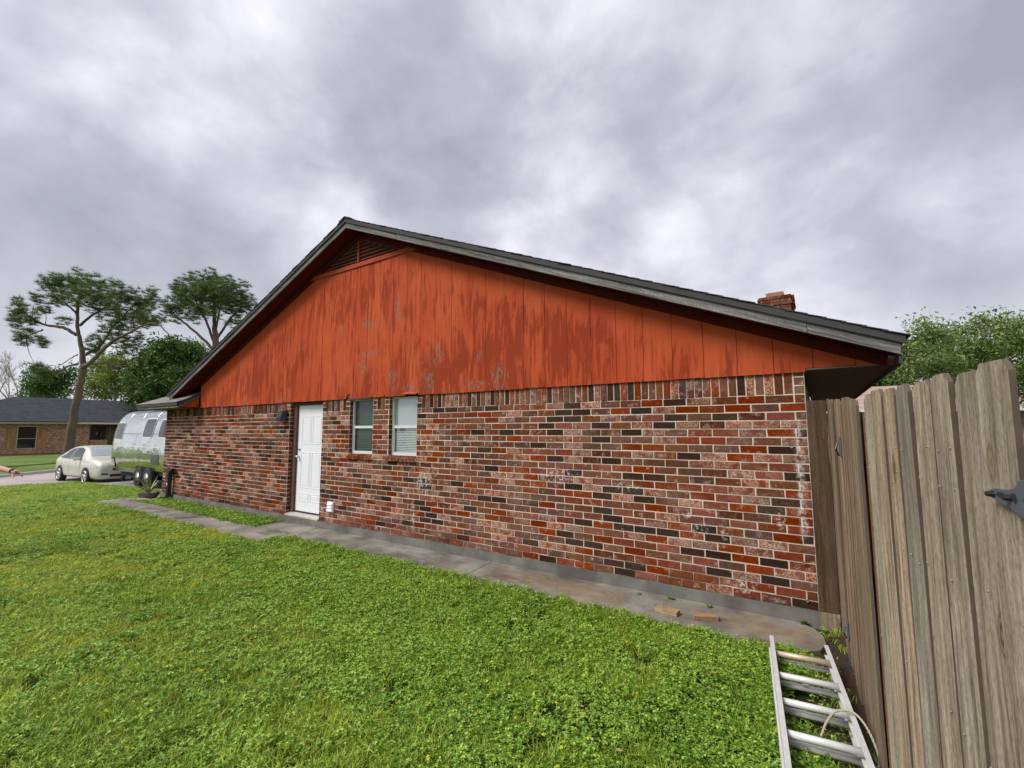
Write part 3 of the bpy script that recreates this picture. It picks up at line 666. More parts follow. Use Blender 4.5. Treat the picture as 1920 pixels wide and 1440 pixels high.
# skirt roof of the front wing with its return
EY = -0.47
sk = MB()
hz0, hs = 2.272, 0.45
sk.add([(-12.41, EY - 0.03, hz0), (-14.92, EY - 0.03, hz0), (-13.35, 1.10, hz0 + 1.57 * hs), (-12.41, 1.10, hz0 + 1.57 * hs), (-12.41, EY - 0.03, hz0 - 0.02), (-14.92, EY - 0.03, hz0 - 0.02), (-14.92, 6, hz0), (-13.35, 6, hz0 + 1.57 * hs)],
       [(0, 3, 2, 1), (0, 1, 5, 4), (1, 2, 7, 6)])
sko = sk.build('skirt_roof', M_SHINGLE_OLD, house)
i = 0
y = EY - 0.04
while y < 0.9:
    t_ = (y - EY + 0.03)
    MB().obox(((-12.40 - 14.92 + t_) / 2, y + 0.085, hz0 + (t_ + 0.085) * hs + 0.010), ((2.52 - t_) / 2, 0, 0), (0, 0.092, 0.092 * hs - 0.006), (0, -0.0018, 0.004)).build('shingle_course', M_SHINGLE_OLD, sko)
    y += 0.15
MB().box(-14.86, -12.425, EY - 0.012, EY + 0.010, 2.150, 2.205).build('skirt_fascia', M_RAKE, house)
MB().box(-14.88, -12.415, EY - 0.034, EY - 0.012, 2.203, 2.262).build('skirt_trim', M_FASCIA, house)
MB().box(-14.83, -12.43, EY + 0.011, -0.008, 2.153, 2.166).build('skirt_soffit', M_EAVE, house)
MB().box(-14.86, -14.84, EY + 0.011, 6.0, 2.15, 2.26).build('front_fascia', M_RAKE, house)
MB().box(-14.838, -14.34, 0.02, 6.0, 2.153, 2.166).build('front_soffit', M_EAVE, house)
for zo0, zo1, xo, mt, nm in ((0.0, 0.062, 0.0, M_RAKE, 'return_rake'), (0.060, 0.115, 0.02, M_FASCIA, 'return_trim')):
    MB().prism([(EY, 2.150 + zo0), (-0.032, 2.150 + (-0.032 - EY) * 0.62 + zo0), (-0.032, 2.150 + (-0.032 - EY) * 0.62 + zo1), (EY, 2.150 + zo1)], lambda a, b, d: (d, a, b), -12.428 + xo, -12.405 + xo).build(nm, mt, house)
MB().prism([(EY + 0.03, 2.153), (-0.032, 2.153), (-0.032, 2.43), ], lambda a, b, d: (d, a, b), -12.445, -12.430).build('return_panel', M_SIDING, house)
# chimney
chm = empty('chimney', (-0.6, 7.5, 2.6)); chm.parent = house; chm.matrix_parent_inverse = house.matrix_basis.inverted(); chm.matrix_basis = Matrix.Identity(4)
ca = RAD(0)
def chim_course(w2, d2, z0, n, nm='chimney_brick'):
    cxm, cym = -0.60, 7.75
    for (ax, ay, hw, along) in ((cxm, cym - d2, w2, 'x'), (cxm - w2, cym, d2, 'y'), (cxm + w2, cym, d2, 'y')):
        for i in range(n):
            a = -hw + (i + 0.0) * 2 * hw / n; b = a + 2 * hw / n - 0.010
            m = int(rng.choice([1, 2, 5, 5, 1, 3]))
            if along == 'x': MB().box(ax + a, ax + b, ay, ay + 0.09, z0, z0 + 0.068).build(nm, BRICKS[m], chm)
            else: MB().box(ax - 0.045, ax + 0.045, cym + a + 0.1, cym + b + 0.09, z0, z0 + 0.068).build(nm, BRICKS[m], chm)
for j, (ww, dd) in enumerate([(0.33, 0.30)] * 11 + [(0.355, 0.325), (0.33, 0.30), (0.345, 0.315)]):
    chim_course(ww, dd, 3.72 + j * 0.079, 3)
MB().box(-0.90, -0.30, 7.48, 8.02, 2.4, 4.80).build('chimney_core', M_MORTAR, chm)
MB().box(-0.80, -0.42, 7.55, 7.95, 4.80, 4.93).box(-0.76, -0.46, 7.6, 7.9, 4.931, 4.95).build('flue', plain('flue_clay', (0.36, 0.14, 0.09), 0.85, var=0.2), chm)
# wall fittings
lamp = empty('wall_lamp', (-8.62, 0, 1.9), label='black wedge-shaped lamp on the brick beside the white door', cat='lamp')
MB().prism([(-0.010, 1.80), (-0.15, 1.79), (-0.155, 1.86), (-0.12, 1.965), (-0.05, 2.0), (-0.010, 2.0)], lambda a, b, d: (d, a, b), -8.76, -8.60).build('housing', M_BLACK, lamp, bevel=0.006)
MB().prism([(-0.025, 1.778), (-0.140, 1.770), (-0.140, 1.789), (-0.025, 1.799)], lambda a, b, d: (d, a, b), -8.745, -8.615).build('lens', plain('lamp_lens', (0.10, 0.10, 0.10), 0.15), lamp)
vn = empty('dryer_vent', (-7.11, 0, 0.27), label='white plastic louvred vent low on the brick wall', cat='vent')
MB().box(-7.195, -7.025, -0.03, -0.008, 0.185, 0.365).build('frame', M_WHITE, vn, bevel=0.004)
for j in range(3): MB().prism([(-0.032, 0.205 + j * 0.053), (-0.055, 0.203 + j * 0.053), (-0.036, 0.248 + j * 0.053), (-0.032, 0.248 + j * 0.053)], lambda a, b, d: (d, a, b), -7.178, -7.042).build('louvre', M_WHITE, vn)

# ------------------------------------------------------------------ ground, walk, street
def lawn_z(x, y):
    z = -0.145 - 0.395 * np.clip((-13.5 - x) / 12.0, 0, 1) - 0.012 * np.clip((-y - 2.0), 0, 8)
    return z + 0.012 * np.sin(x * 1.3 + 0.7) * np.cos(y * 1.1) * (np.abs(y + 0.35) > 0.6)
def grass_soil(name, far=False):
    m, t = new_mat(name); p = t.pos()
    n = t.noise(p, 1.1 if not far else 0.35, 4, 0.6); n2 = t.noise(p, 60 if not far else 9, 4, 0.7)
    c = t.mix(t.rng(n, 0.35, 0.65), (0.026, 0.042, 0.008), (0.050, 0.075, 0.012)) if not far else t.mix(t.rng(n, 0.35, 0.65), (0.115, 0.175, 0.045), (0.19, 0.265, 0.075))
    c = t.mix(t.rng(n2, 0.45, 0.7), c, (0.018, 0.020, 0.008) if not far else (0.07, 0.12, 0.03))
    if not far:
        x, y, z = t.sep(p)[:3]
        dirt = t.math('MULTIPLY', t.rng(t.math('ADD', x, t.math('MULTIPLY', t.noise(p, 4, 3), 0.3)), 0.05, 0.25), t.rng(y, -2.6, -1.9))
        c = t.mix(dirt, c, t.mix(n2, (0.035, 0.024, 0.016), (0.10, 0.07, 0.045)))
    setb(t, Base_Color=c, Roughness=0.95, Normal=t.bump(n2, 0.8, 0.03 if not far else 0.08)); t.b.inputs['Specular IOR Level'].default_value = 0.15
    return m
M_LAWN = grass_soil('lawn_soil'); M_FARLAWN = grass_soil('far_lawn', True)
g = MB(); g.add([(-600, -600, -0.62), (600, -600, -0.62), (600, 600, -0.62), (-600, 600, -0.62)], [(0, 1, 2, 3)])
g.build('ground', M_FARLAWN, kind='structure')
gx = np.concatenate([np.linspace(-25.6, -10, 50), np.linspace(-9.8, 9, 90)]); gy = np.concatenate([np.linspace(-16, -6, 20), np.linspace(-5.8, 0.9, 60)])
X, Y = np.meshgrid(gx, gy); Z = lawn_z(X, Y) - 0.004
V = np.stack([X, Y, Z], -1).reshape(-1, 3); nx = len(gx)
F = [(j * nx + i, j * nx + i + 1, (j + 1) * nx + i + 1, (j + 1) * nx + i) for j in range(len(gy) - 1) for i in range(nx - 1)]
tag(link('lawn', mesh('lawn', V, F, M_LAWN, True)), kind='structure')
tag(MB().add([(-14.2, 0.9, -0.15), (9, 0.9, -0.15), (9, 30, -0.15), (-14.2, 30, -0.15)], [(0, 1, 2, 3)]).build('back_yard', M_LAWN), kind='structure')
walk = empty('walkway', (-7, -0.6, -0.12), kind='structure')
def slab(poly, z=-0.116):
    MB().prism(poly, lambda a, b, d: (a, b, d), -0.25, z).build('slab', M_WALK, walk, bevel=0.006, seg=2)
slab([(-14.80, -1.17), (-11.19, -1.15), (-11.19, -0.60), (-14.20, -0.62), (-14.80, -0.62)])
slab([(-14.80, -0.61), (-14.40, -0.61), (-14.40, 0.9), (-14.80, 0.9)], -0.122)
slab([(-11.18, -1.15), (-7.345, -1.15), (-7.32, -0.92), (-7.215, -0.56), (-7.425, -0.026), (-8.57, -0.026), (-8.47, -0.59), (-11.18, -0.60)])
slab([(-7.205, -0.56), (-7.10, -0.672), (-5.9, -0.672), (-4.5, -0.70), (-3.545, -0.695), (-3.61, -0.026), (-7.415, -0.026)])
slab([(-3.535, -0.695), (-2.3, -0.685), (-1.0, -0.675), (-0.36, -0.755), (-0.14, -0.70), (0.0, -0.56), (0.04, -0.40), (0.02, -0.24), (-0.05, -0.11), (-0.14, -0.05), (-0.27, -0.026), (-3.60, -0.026)])
def on_walk(x, y, grow=0.0):
    g_ = grow
    a = (x > -14.8 - g_) & (x < -7.33 + g_) & (y > -1.16 - g_) & (y < -0.60 + g_)
    b = (x > -8.52 - g_) & (x < -7.15) & (y > -0.70 - g_) & (y < 0)
    c = (x > -7.35) & (x < 0.03 - 0.0) & (y > -0.69 - g_) & (y < 0.0) & ~((x > -0.12) & (y < -0.6))
    d = (x > -14.8) & (x < -14.38) & (y > -0.7)
    return a | b | c | d
def pave(name, a, b, tar=0.7):
    m, t = new_mat(name); p = t.pos()
    col = t.mix(t.rng(t.noise(p, 0.6, 5, 0.6), 0.3, 0.7), a, b)
    v = t.add('ShaderNodeTexVoronoi', {'Vector': t.add('ShaderNodeVectorMath', {0: t.noise(p, 0.5, 3, out=1), 1: (2.4, 2.4, 0), 2: p}, operation='MULTIPLY_ADD').outputs[0], 'Scale': 0.22}, feature='DISTANCE_TO_EDGE').outputs[0]
    col = t.mix(t.math('MULTIPLY', t.rng(v, 0.020, 0.008), tar), col, (0.06, 0.055, 0.055))
    col = t.mix(t.math('MULTIPLY', t.rng(t.noise(p, 90, 3), 0.55, 0.7), 0.4), col, tuple(c * 0.6 for c in a))
    setb(t, Base_Color=col, Roughness=0.9, Normal=t.bump(t.noise(p, 120, 3), 0.3, 0.004)); return m
M_STREET = pave('street_concrete', (0.34, 0.285, 0.26), (0.47, 0.40, 0.37)); M_DRIVE = pave('driveway_concrete', (0.26, 0.24, 0.225), (0.36, 0.335, 0.31), 0.3)
KD = Vector((-0.6, 0.8, 0)); KP = Vector((-31.6, 0.3, 0)); KN = Vector((-0.8, -0.6, 0))      # far kerb line
def kp(s, off, z): q = KP + KD * s + KN * off; return (q.x, q.y, z)
MB().add([(-25.62, -60, -0.53), (-25.62, 30, -0.53), kp(60, 0, -0.53), kp(-60, 0, -0.53)], [(0, 1, 2, 3)]).build('street', M_STREET, kind='structure')
MB().add([(-26.2, 0.84, -0.524), (-22, 0.84, -0.40), (-14.42, 0.84, -0.17), (-14.42, 9, -0.17), (-22, 9, -0.40), (-26.2, 9, -0.524)], [(0, 1, 4, 5), (1, 2, 3, 4)]).build('driveway', M_DRIVE, kind='structure')
MB().prism([(0, -0.6), (0.02, -0.41), (0.16, -0.40), (0.16, -0.6)], lambda a, b, d: kp(d, a, b), -50, 50).build('kerb', plain('kerb_concrete', (0.42, 0.39, 0.36), 0.9, var=0.2, scale=2, bump=0.4), kind='structure', bevel=0.01)
MB().add([kp(-55, 0.16, -0.41), kp(55, 0.16, -0.41), kp(55, 3.4, -0.375), kp(-55, 3.4, -0.375)], [(0, 1, 2, 3)]).build('verge', M_FARLAWN, kind='structure')
MB().add([kp(-55, 3.42, -0.45), kp(55, 3.42, -0.45), kp(55, 3.46, -0.30), kp(-55, 3.46, -0.30), kp(55, 11, -0.18), kp(-55, 11, -0.18), kp(55, 70, -0.16), kp(-55, 70, -0.16)], [(0, 1, 2, 3), (3, 2, 4, 5), (5, 4, 6, 7)]).build('far_lawn', M_FARLAWN, kind='structure')

# ------------------------------------------------------------------ fence and gates beside the house
M_GAP_SHADE = plain('edge_gap_shade', (0.11, 0.08, 0.058), 0.95, var=0.4, scale=9)  # shade of the gaps between pickets, painted onto their edge faces
def picket_mesh(wd, z0, z1, th=0.017, seed=0, ear=0.028, cup=0.0):
    r = np.random.default_rng(seed); h = wd / 2
    out = [(-h, z0), (h, z0), (h, z1 - ear), (h - ear * 0.9, z1), (-h + ear * 0.9, z1), (-h, z1 - ear)]
    zs = np.linspace(z0, z1 - ear - 0.01, 9)
    # a slightly bowed plank: strips along the height, front and back
    v = []; f = []
    bow = r.normal(0, 0.002); tw = r.normal(0, 0.004)
    rows = [(z, h) for z in zs] + [(z1 - ear, h), (z1, h - ear * 0.9)]
    for z, hh in rows:
        q = (z - z0) / (z1 - z0); c_ = bow * math.sin(q * math.pi); d_ = tw * (q - 0.5)
        v += [(-hh, c_ - d_, z), (0, c_ - cup, z), (hh, c_ + d_, z), (hh, c_ + d_ + th, z), (0, c_ + th - cup, z), (-hh, c_ - d_ + th, z)]
    for i in range(len(rows) - 1):
        for k in range(6): f.append((i * 6 + k, i * 6 + (k + 1) % 6, (i + 1) * 6 + (k + 1) % 6, (i + 1) * 6 + k))
    f.append((5, 4, 3, 2, 1, 0)); e = (len(rows) - 1) * 6; f.append(tuple(e + k for k in range(6)))
    return v, f
def leaf(name, p0, p1, widths, zt, zb, mat, label, gap=0.0045, seed=1, skew=0.0, **kw):
    p0 = Vector((*p0, 0)); p1 = Vector((*p1, 0)); d = (p1 - p0).normalized(); n = len(widths)
    g_ = empty(name, (p0.x, p0.y, zb(0)), label=label, cat='gate', group='wooden gates')
    rz = math.atan2(d.y, d.x); s = 0.0
    r = np.random.default_rng(seed)
    for i, wd in enumerate(widths):
        c_ = p0 + d * (s + wd / 2)
        q = (s + wd / 2) / (p1 - p0).length
        z0, z1 = zb(q), zt(q) + r.normal(0, 0.006)
        v, f = picket_mesh(wd - gap - (0.012 if r.random() < 0.22 else 0.0) - abs(r.normal(0.0, 0.0015)), 0, z1 - z0, 0.0135, seed * 100 + i, cup=r.normal(0.0, 0.0015))
        me_ = mesh('picket', v, f, [mat, M_GAP_SHADE], mi=[1 if (j < 60 and j % 6 in (2, 5)) else 0 for j in range(len(f))]); o = link('picket', me_, g_)
        o.matrix_parent_inverse = g_.matrix_basis.inverted()
        pf = r.normal(0, 0.0022); o.location = (c_.x + pf, c_.y, z0); o.rotation_euler = (r.normal(0, 0.002), r.normal(0, 0.003), rz - skew + r.normal(0, 0.008))
        if i:
            e_ = p0 + d * s; nn = Vector((-d.y, d.x, 0)) * 0.033
            MB().beam((e_.x + nn.x, e_.y + nn.y, zb(0) + 0.03), (e_.x + nn.x, e_.y + nn.y, zt(q) - 0.07), 0.012, 0.05, up=tuple(d)).build('gap_light_block', M_DARKWOOD, g_)  # strip added behind each gap to stop light and keep it dark
        s += wd
    nrm = Vector((-d.y, d.x, 0))                       # the rails are on the far side
    for zr in (0.25, 0.95, 1.55):
        a = p0 + d * 0.02 + nrm * 0.062; b = p0 + d * (s - 0.02) + nrm * 0.062
        MB().beam((a.x, a.y, zb(0) + zr), (b.x, b.y, zb(1) + zr - 0.02), 0.038, 0.085).build('rail', M_PICKETA, g_)
    return g_, p0, d, nrm
# narrow leaf next to the wall, swung out towards the camera and sagging
gA, a0, ad, an = leaf('wooden_gate', (0.158, 0.035), (0.257, -2.17), [0.1465] * 15, lambda q: 1.885 - 0.105 * q, lambda q: -0.115 + 0.0 * q, M_PICKETA,
                      'brown dog-ear picket gate standing edge-on between the brick corner and the greyer gate', seed=3, skew=0.0)
WB = [0.137, 0.149, 0.125, 0.146, 0.149, 0.147, 0.142, 0.140]
bd = Vector((math.sin(RAD(10)), -math.cos(RAD(10)), 0)); bp = Vector((0.22, -2.25, 0)) + bd * 0.203
be = bp + bd * sum(WB)
gB, b0, bdd, bn = leaf('wooden_gate', (bp.x, bp.y), (be.x, be.y), WB, lambda q: 1.782, lambda q: -0.10, M_PICKET,
                       'tall grey weathered picket gate with a big strap hinge, nearest the camera', seed=5, skew=0.004)
# nail heads on the near gate
nl = MB()
for i in range(8):
    s_ = sum(WB[:i])
    for zr in (0.17, 0.86, 1.28, 1.55, 1.66):
        for o_ in (0.03, WB[i] - 0.035):
            if rng.random() < 0.42:
                q = bp + bd * (s_ + o_ + rng.normal(0, 0.006)); z_ = -0.1 + zr + rng.normal(0, 0.012)
                nl.lathe([(0.0035, 0), (0.0035, 0.004)], (q.x - 0.0065, q.y, z_), 'x', 6)
tag(nl.build('nail_heads', plain('galvanised_nail', (0.30, 0.28, 0.26), 0.6, 0.3), gB), kind='stuff')
# strap hinge with its cut-outs: outline plate, dark holes, bolts
M_HINGE = plain('hinge_steel', (0.11, 0.13, 0.155), 0.5, 0.15, var=0.15, scale=20)
hg = empty('strap_hinge'); hg.parent = gB; hg.matrix_parent_inverse = gB.matrix_basis.inverted()
def hp(s, z, o): q = bp + bd * s - bn * o; return (q.x, q.y, z)
zc_ = 1.470; s0 = 1.045
top = [(0.0, 0.012), (0.02, 0.018), (0.07, 0.020), (0.10, 0.028), (0.115, 0.052), (0.16, 0.060), (0.30, 0.060)]
bot_ = [(0.30, -0.060), (0.16, -0.058), (0.115, -0.046), (0.085, -0.034), (0.075, -0.028), (0.03, -0.022), (0.02, -0.016), (0.0, -0.012)]
MB().prism([(s0 + a, zc_ + b * 0.82) for a, b in top + bot_], lambda a, b, d: hp(a, b, d), 0.012, 0.017).build('plate', M_HINGE, hg, bevel=0.001)
for (c0, w_, h_) in ((0.045, 0.022, 0.008), (0.095, 0.012, 0.012), (0.155, 0.026, 0.016), (0.225, 0.024, 0.022)):
    MB().prism([(s0 + c0 - w_, zc_), (s0 + c0 - w_ * 0.4, zc_ + h_), (s0 + c0 + w_ * 0.7, zc_ + h_ * 0.8), (s0 + c0 + w_, zc_), (s0 + c0 + w_ * 0.5, zc_ - h_)], lambda a, b, d: hp(a, b, d), 0.0172, 0.0182).build('cutout', M_INTERIOR, hg)
for c0 in (0.012, 0.082, 0.185):
    q = Vector(hp(s0 + c0, zc_, 0.017)); MB().tube([q, q - bn * 0.014], [0.008, 0.006], 8).build('bolt', M_BLACK, hg)
pst = MB(); q = be + bd * 0.10 + bn * 0.03; pst.box(q.x - 0.045, q.x + 0.045, q.y - 0.045, q.y + 0.045, -0.2, 1.62)
pst.build('gate_post', wood_mat('post_redwood', (0.16, 0.07, 0.045), (0.26, 0.125, 0.085), (0.33, 0.18, 0.12)), label='reddish wooden post beyond the strap hinge at the right edge', cat='post', bevel=0.004)
q = bp - bd * 0.06 + bn * 0.06
MB().box(q.x - 0.045, q.x + 0.045, q.y - 0.045, q.y + 0.045, -0.2, 1.70).build('gate_post', M_NEWWOOD, label='tan wooden post glimpsed in the gap between the two gates', cat='post', bevel=0.004)
# fixed board by the brick corner with its kick board
fb = empty('fence_board', (0.08, 0.02, -0.13), label='single dark brown fence board fixed beside the brick corner', cat='fence board')
v, f = picket_mesh(0.150, 0.01, 1.885, 0.018, 42, ear=0.012); o = link('board', mesh('board', v, f, M_DARKWOOD), fb); o.matrix_parent_inverse = fb.matrix_basis.inverted(); o.location = (0.0795, -0.018, 0)
MB().box(0.006, 0.152, -0.026, 0.0, -0.20, 0.004).build('kick_board', M_PICKETA, fb, bevel=0.002)
MB().box(0.03, 0.12, 0.004, 0.09, -0.2, 1.80).build('post', M_DARKWOOD, fb, bevel=0.004)
# small hardware on the edge-on gate
for s_, z_, h_, nm in ((1.18, 1.50, 0.135, 'latch'), (0.72, 0.12, 0.115, 'hinge')):
    q = a0 + ad * s_ - an * 0.004
    hh = empty(nm); hh.parent = gA; hh.matrix_parent_inverse = gA.matrix_basis.inverted()
    MB().obox((q.x - 0.006, q.y, z_), ad * 0.030, Vector((0.004, 0, 0)), Vector((0, 0, h_ / 2))).build('plate', M_HINGE, hh)
    MB().tube([(q.x - 0.016, q.y - 0.02, z_ - h_ * 0.45), (q.x - 0.035, q.y - 0.035, z_ - h_ * 0.1), (q.x - 0.018, q.y - 0.02, z_ + h_ * 0.25)], 0.006, 6).build('bar', M_BLACK, hh)

# ------------------------------------------------------------------ ladder with its rope, blocks
M_ALU = plain('ladder_aluminium', (0.70, 0.695, 0.68), 0.5, 0.2, var=0.22, scale=14, bump=0.15)
M_ALUW = plain('rung_aluminium', (0.76, 0.75, 0.73), 0.42, 0.15, var=0.2, scale=10)
M_RUST = plain('rung_yellowed', (0.62, 0.50, 0.37), 0.45, 0.25, var=0.25, scale=9)
lad = empty('ladder', (-0.14, -0.80, -0.13), label='aluminium extension ladder lying on the grass beside the gate', cat='ladder')
e0 = Vector((-0.322, -0.852, 0)); e1 = Vector((0.052, -0.765, 0)); ld = Vector((0.118, -0.993, 0)).normalized(); lw = (e1 - e0)
lw = Vector((-ld.y, ld.x, 0)) * 0.375 if (Vector((-ld.y, ld.x, 0))).dot(lw) > 0 else Vector((ld.y, -ld.x, 0)) * 0.375
wn = lw.normalized(); LEN = 2.5; zb_ = -0.125
for k, (side, st) in enumerate(((0, 0.0), (1, 0.0))):
    base = e0 + wn * (0.375 if side else 0.0); inn = 1 if side == 0 else -1
    # two nested C rails on each side
    c_ = base + ld * (LEN / 2)
    rl = MB(); z0, z1 = zb_ + 0.075, zb_ + 0.150
    rl.obox((c_.x, c_.y, (z0 + z1) / 2), ld * LEN / 2, wn * 0.0025, Vector((0, 0, (z1 - z0) / 2)))
    for zz in (z0 + 0.002, z1 - 0.002): rl.obox((c_.x + wn.x * inn * 0.0135, c_.y + wn.y * inn * 0.0135, zz), ld * LEN / 2, wn * 0.0110, Vector((0, 0, 0.002)))
    rl.build('upper_rail', M_ALU, lad)
    rl = MB(); z0, z1 = zb_, zb_ + 0.072; c2 = c_ + wn * inn * (-0.010) + ld * 0.03
    rl.obox((c2.x, c2.y, (z0 + z1) / 2), ld * LEN / 2, wn * 0.0025, Vector((0, 0, (z1 - z0) / 2)))
    for zz in (z0 + 0.002, z1 - 0.002): rl.obox((c2.x + wn.x * inn * 0.0155, c2.y + wn.y * inn * 0.0155, zz), ld * LEN / 2, wn * 0.013, Vector((0, 0, 0.002)))
    rl.build('lower_rail', M_ALU, lad)
for i in range(7):
    q = e0 + ld * (0.215 + 0.331 * i)
    for (zz, off, nm) in ((zb_ + 0.112, 0.0, 'rung'), (zb_ + 0.036, -0.055, 'rung')):
        p = q + ld * off
        MB().tube([(p.x + wn.x * 0.004, p.y + wn.y * 0.004, zz), (p.x + wn.x * 0.371, p.y + wn.y * 0.371, zz)], 0.0195, 14).build(nm, M_RUST if (i == 0 and off == 0) else M_ALUW, lad, smooth=True)
p = e0 + ld * 0.475 + wn * 0.19
MB().box(p.x - 0.014, p.x + 0.014, p.y - 0.03, p.y + 0.0, zb_ + 0.02, zb_ + 0.06).build('rung_bracket', M_ALU, lad, bevel=0.004)
def rope_mat():
    m, t = new_mat('rope'); o = t.obj()
    s = t.add('ShaderNodeTexWave', {'Vector': o, 'Scale': 45.0, 'Distortion': 1.0}).outputs[1]
    setb(t, Base_Color=t.mix(s, (0.36, 0.34, 0.22), (0.62, 0.60, 0.45)), Roughness=0.9, Normal=t.bump(s, 0.7, 0.004)); return m
def bez(pts, n=12):
    """smooth curve through points"""
    P = [Vector(p) for p in pts]; out = []
    for i in range(len(P) - 1):
        a, b, c_, d_ = P[max(i - 1, 0)], P[i], P[i + 1], P[min(i + 2, len(P) - 1)]
        for k in range(n):
            t = k / n; out.append(0.5 * ((2 * b) + (c_ - a) * t + (2 * a - 5 * b + 4 * c_ - d_) * t * t + (3 * b - a - 3 * c_ + d_) * t ** 3))
    return out + [P[-1]]
R1 = e0 + ld * 1.03 + wn * 0.20
rp = [(R1.x + 0.00, R1.y, zb_ + 0.045), (R1.x + 0.03, R1.y + 0.06, zb_ + 0.10), (R1.x + 0.08, R1.y + 0.10, zb_ + 0.155), (R1.x + 0.16, R1.y + 0.09, zb_ + 0.175), (R1.x + 0.22, R1.y + 0.02, zb_ + 0.13), (R1.x + 0.25, R1.y - 0.06, zb_ + 0.03), (R1.x + 0.19, R1.y - 0.16, zb_ + 0.01), (R1.x + 0.20, R1.y - 0.45, zb_ + 0.012)]
rope = MB().tube(bez(rp), 0.006, 7).build('rope', rope_mat(), smooth=True, label='pale rope looped over the ladder rail next to the gate', cat='rope')
q1 = onZ(1463, 1425, -0.10); q2 = onZ(1447, 1438, -0.11)
MB().tube(bez([(q1.x + 0.03, q1.y + 0.05, zb_ + 0.02), tuple(q1), tuple(q2), (q2.x - 0.02, q2.y - 0.1, -0.135)]), 0.007, 7).build('rope', rope.data.materials[0], smooth=True, label='short rope end on the grass left of the ladder', cat='rope')
def block(px0, px1, rot, nail, label):
    c_ = (onZ(*px0, -0.09) + onZ(*px1, -0.09)) / 2; zt = -0.1155
    b_ = empty('wood_block', (c_.x, c_.y, zt), rot, label=label, cat='wood block', group='wood offcuts on the walk')
    m_ = MB().box(-0.105, 0.105, -0.045, 0.045, 0.0, 0.040).build('block', M_BLOCK, b_, local=True, bevel=0.002)
    if nail:
        for dx in (0.0, 0.022): MB().tube([(-0.04 + dx, 0.0, 0.04), (-0.038 + dx, 0.002, 0.078)], 0.0026, 6).build('nail', M_CHROME, b_, local=True)
block((1231, 1140), (1272, 1148), RAD(-6), True, 'short wood offcut with two nails sticking up, on the concrete walk')
block((1300, 1155), (1345, 1156), RAD(24), False, 'short wood offcut without nails, nearer the gate on the concrete walk')

# ------------------------------------------------------------------ things by the front corner
M_TUBE = M_BLACK
hpx = onZ(317.5, 936, -0.15)
hs_ = empty('hose_post', (-13.66, -0.10, -0.14), label='black post with a hose hanger and tap at the left brick corner', cat='hose post')
MB().box(-13.70, -13.60, -0.14, -0.05, -0.15, 0.50).build('post', M_BLACK, hs_, bevel=0.01)
MB().prism([(-13.83, 0.58), (-13.74, 0.56), (-13.72, 0.50), (-13.58, 0.50), (-13.56, 0.57), (-13.46, 0.60), (-13.46, 0.66), (-13.60, 0.64), (-13.72, 0.64), (-13.83, 0.66)], lambda a, b, d: (a, d, b), -0.15, -0.04).build('hanger', M_BLACK, hs_, bevel=0.008)
MB().tube([(-13.64, -0.14, 0.46), (-13.64, -0.20, 0.46), (-13.64, -0.22, 0.42)], 0.016, 8).build('tap', M_CHROME, hs_, smooth=True)
MB().box(-13.675, -13.63, -0.1445, -0.1405, 0.24, 0.29).build('tag', M_WHITE, hs_)
pot = empty('planter', (-13.95, -0.42, -0.13), label='low clay planter with spiky pale-edged leaves at the left house corner', cat='planter')
MB().lathe([(0.14, -0.13), (0.20, -0.02), (0.235, 0.06), (0.245, 0.07), (0.215, 0.07), (0.20, 0.03)], (-13.98, -0.40, 0.0), 'z', 18).build('pot', plain('old_clay', (0.21, 0.165, 0.13), 0.95, var=0.3, scale=7, bump=0.6, bscale=20), pot, smooth=True)
def spike_mat():
    m, t = new_mat('spiky_leaf'); o = t.obj()
    setb(t, Base_Color=t.mix(t.rng(t.noise(o, 14, 2), 0.4, 0.6), (0.14, 0.19, 0.06), (0.46, 0.46, 0.24)), Roughness=0.5); return m
ms = spike_mat()
for k in range(16):
    a = k * 2.4 + rng.normal(0, 0.2); ln = 0.34 + 0.16 * rng.random(); tilt = 0.25 + 0.75 * rng.random()
    dd = Vector((math.cos(a) * math.sin(tilt), math.sin(a) * math.sin(tilt), math.cos(tilt))); sd = dd.cross(Vector((0, 0, 1))).normalized()
    b_ = Vector((-13.98, -0.40, 0.04)); pts = [b_, b_ + dd * ln * 0.5, b_ + dd * ln + Vector((0, 0, -0.06 * tilt))]
    w_ = (0.022, 0.028, 0.002); v = []
    for p, q in zip(pts, w_): v += [p - sd * q, p + Vector((0, 0, -q * 0.5)), p + sd * q]
    v2 = [p + Vector((0, 0, 0.003)) for p in v]
    f = []
    for i in range(2):
        for j in range(2): f += [(i * 3 + j, i * 3 + j + 1, i * 3 + j + 4, i * 3 + j + 3), (9 + i * 3 + j + 3, 9 + i * 3 + j + 4, 9 + i * 3 + j + 1, 9 + i * 3 + j)]
    MB().add(v + v2, f).build('leaf', ms, pot)
MB().tube(bez([(-14.05, -0.62, -0.10), (-13.85, -0.56, -0.07), (-13.66, -0.44, -0.09), (-13.5, -0.36, -0.06)]), [0.028] * 37, 7).build('driftwood', plain('grey_driftwood', (0.34, 0.30, 0.25), 0.9, var=0.3, scale=20), label='crooked grey stick lying in front of the clay planter', cat='stick')

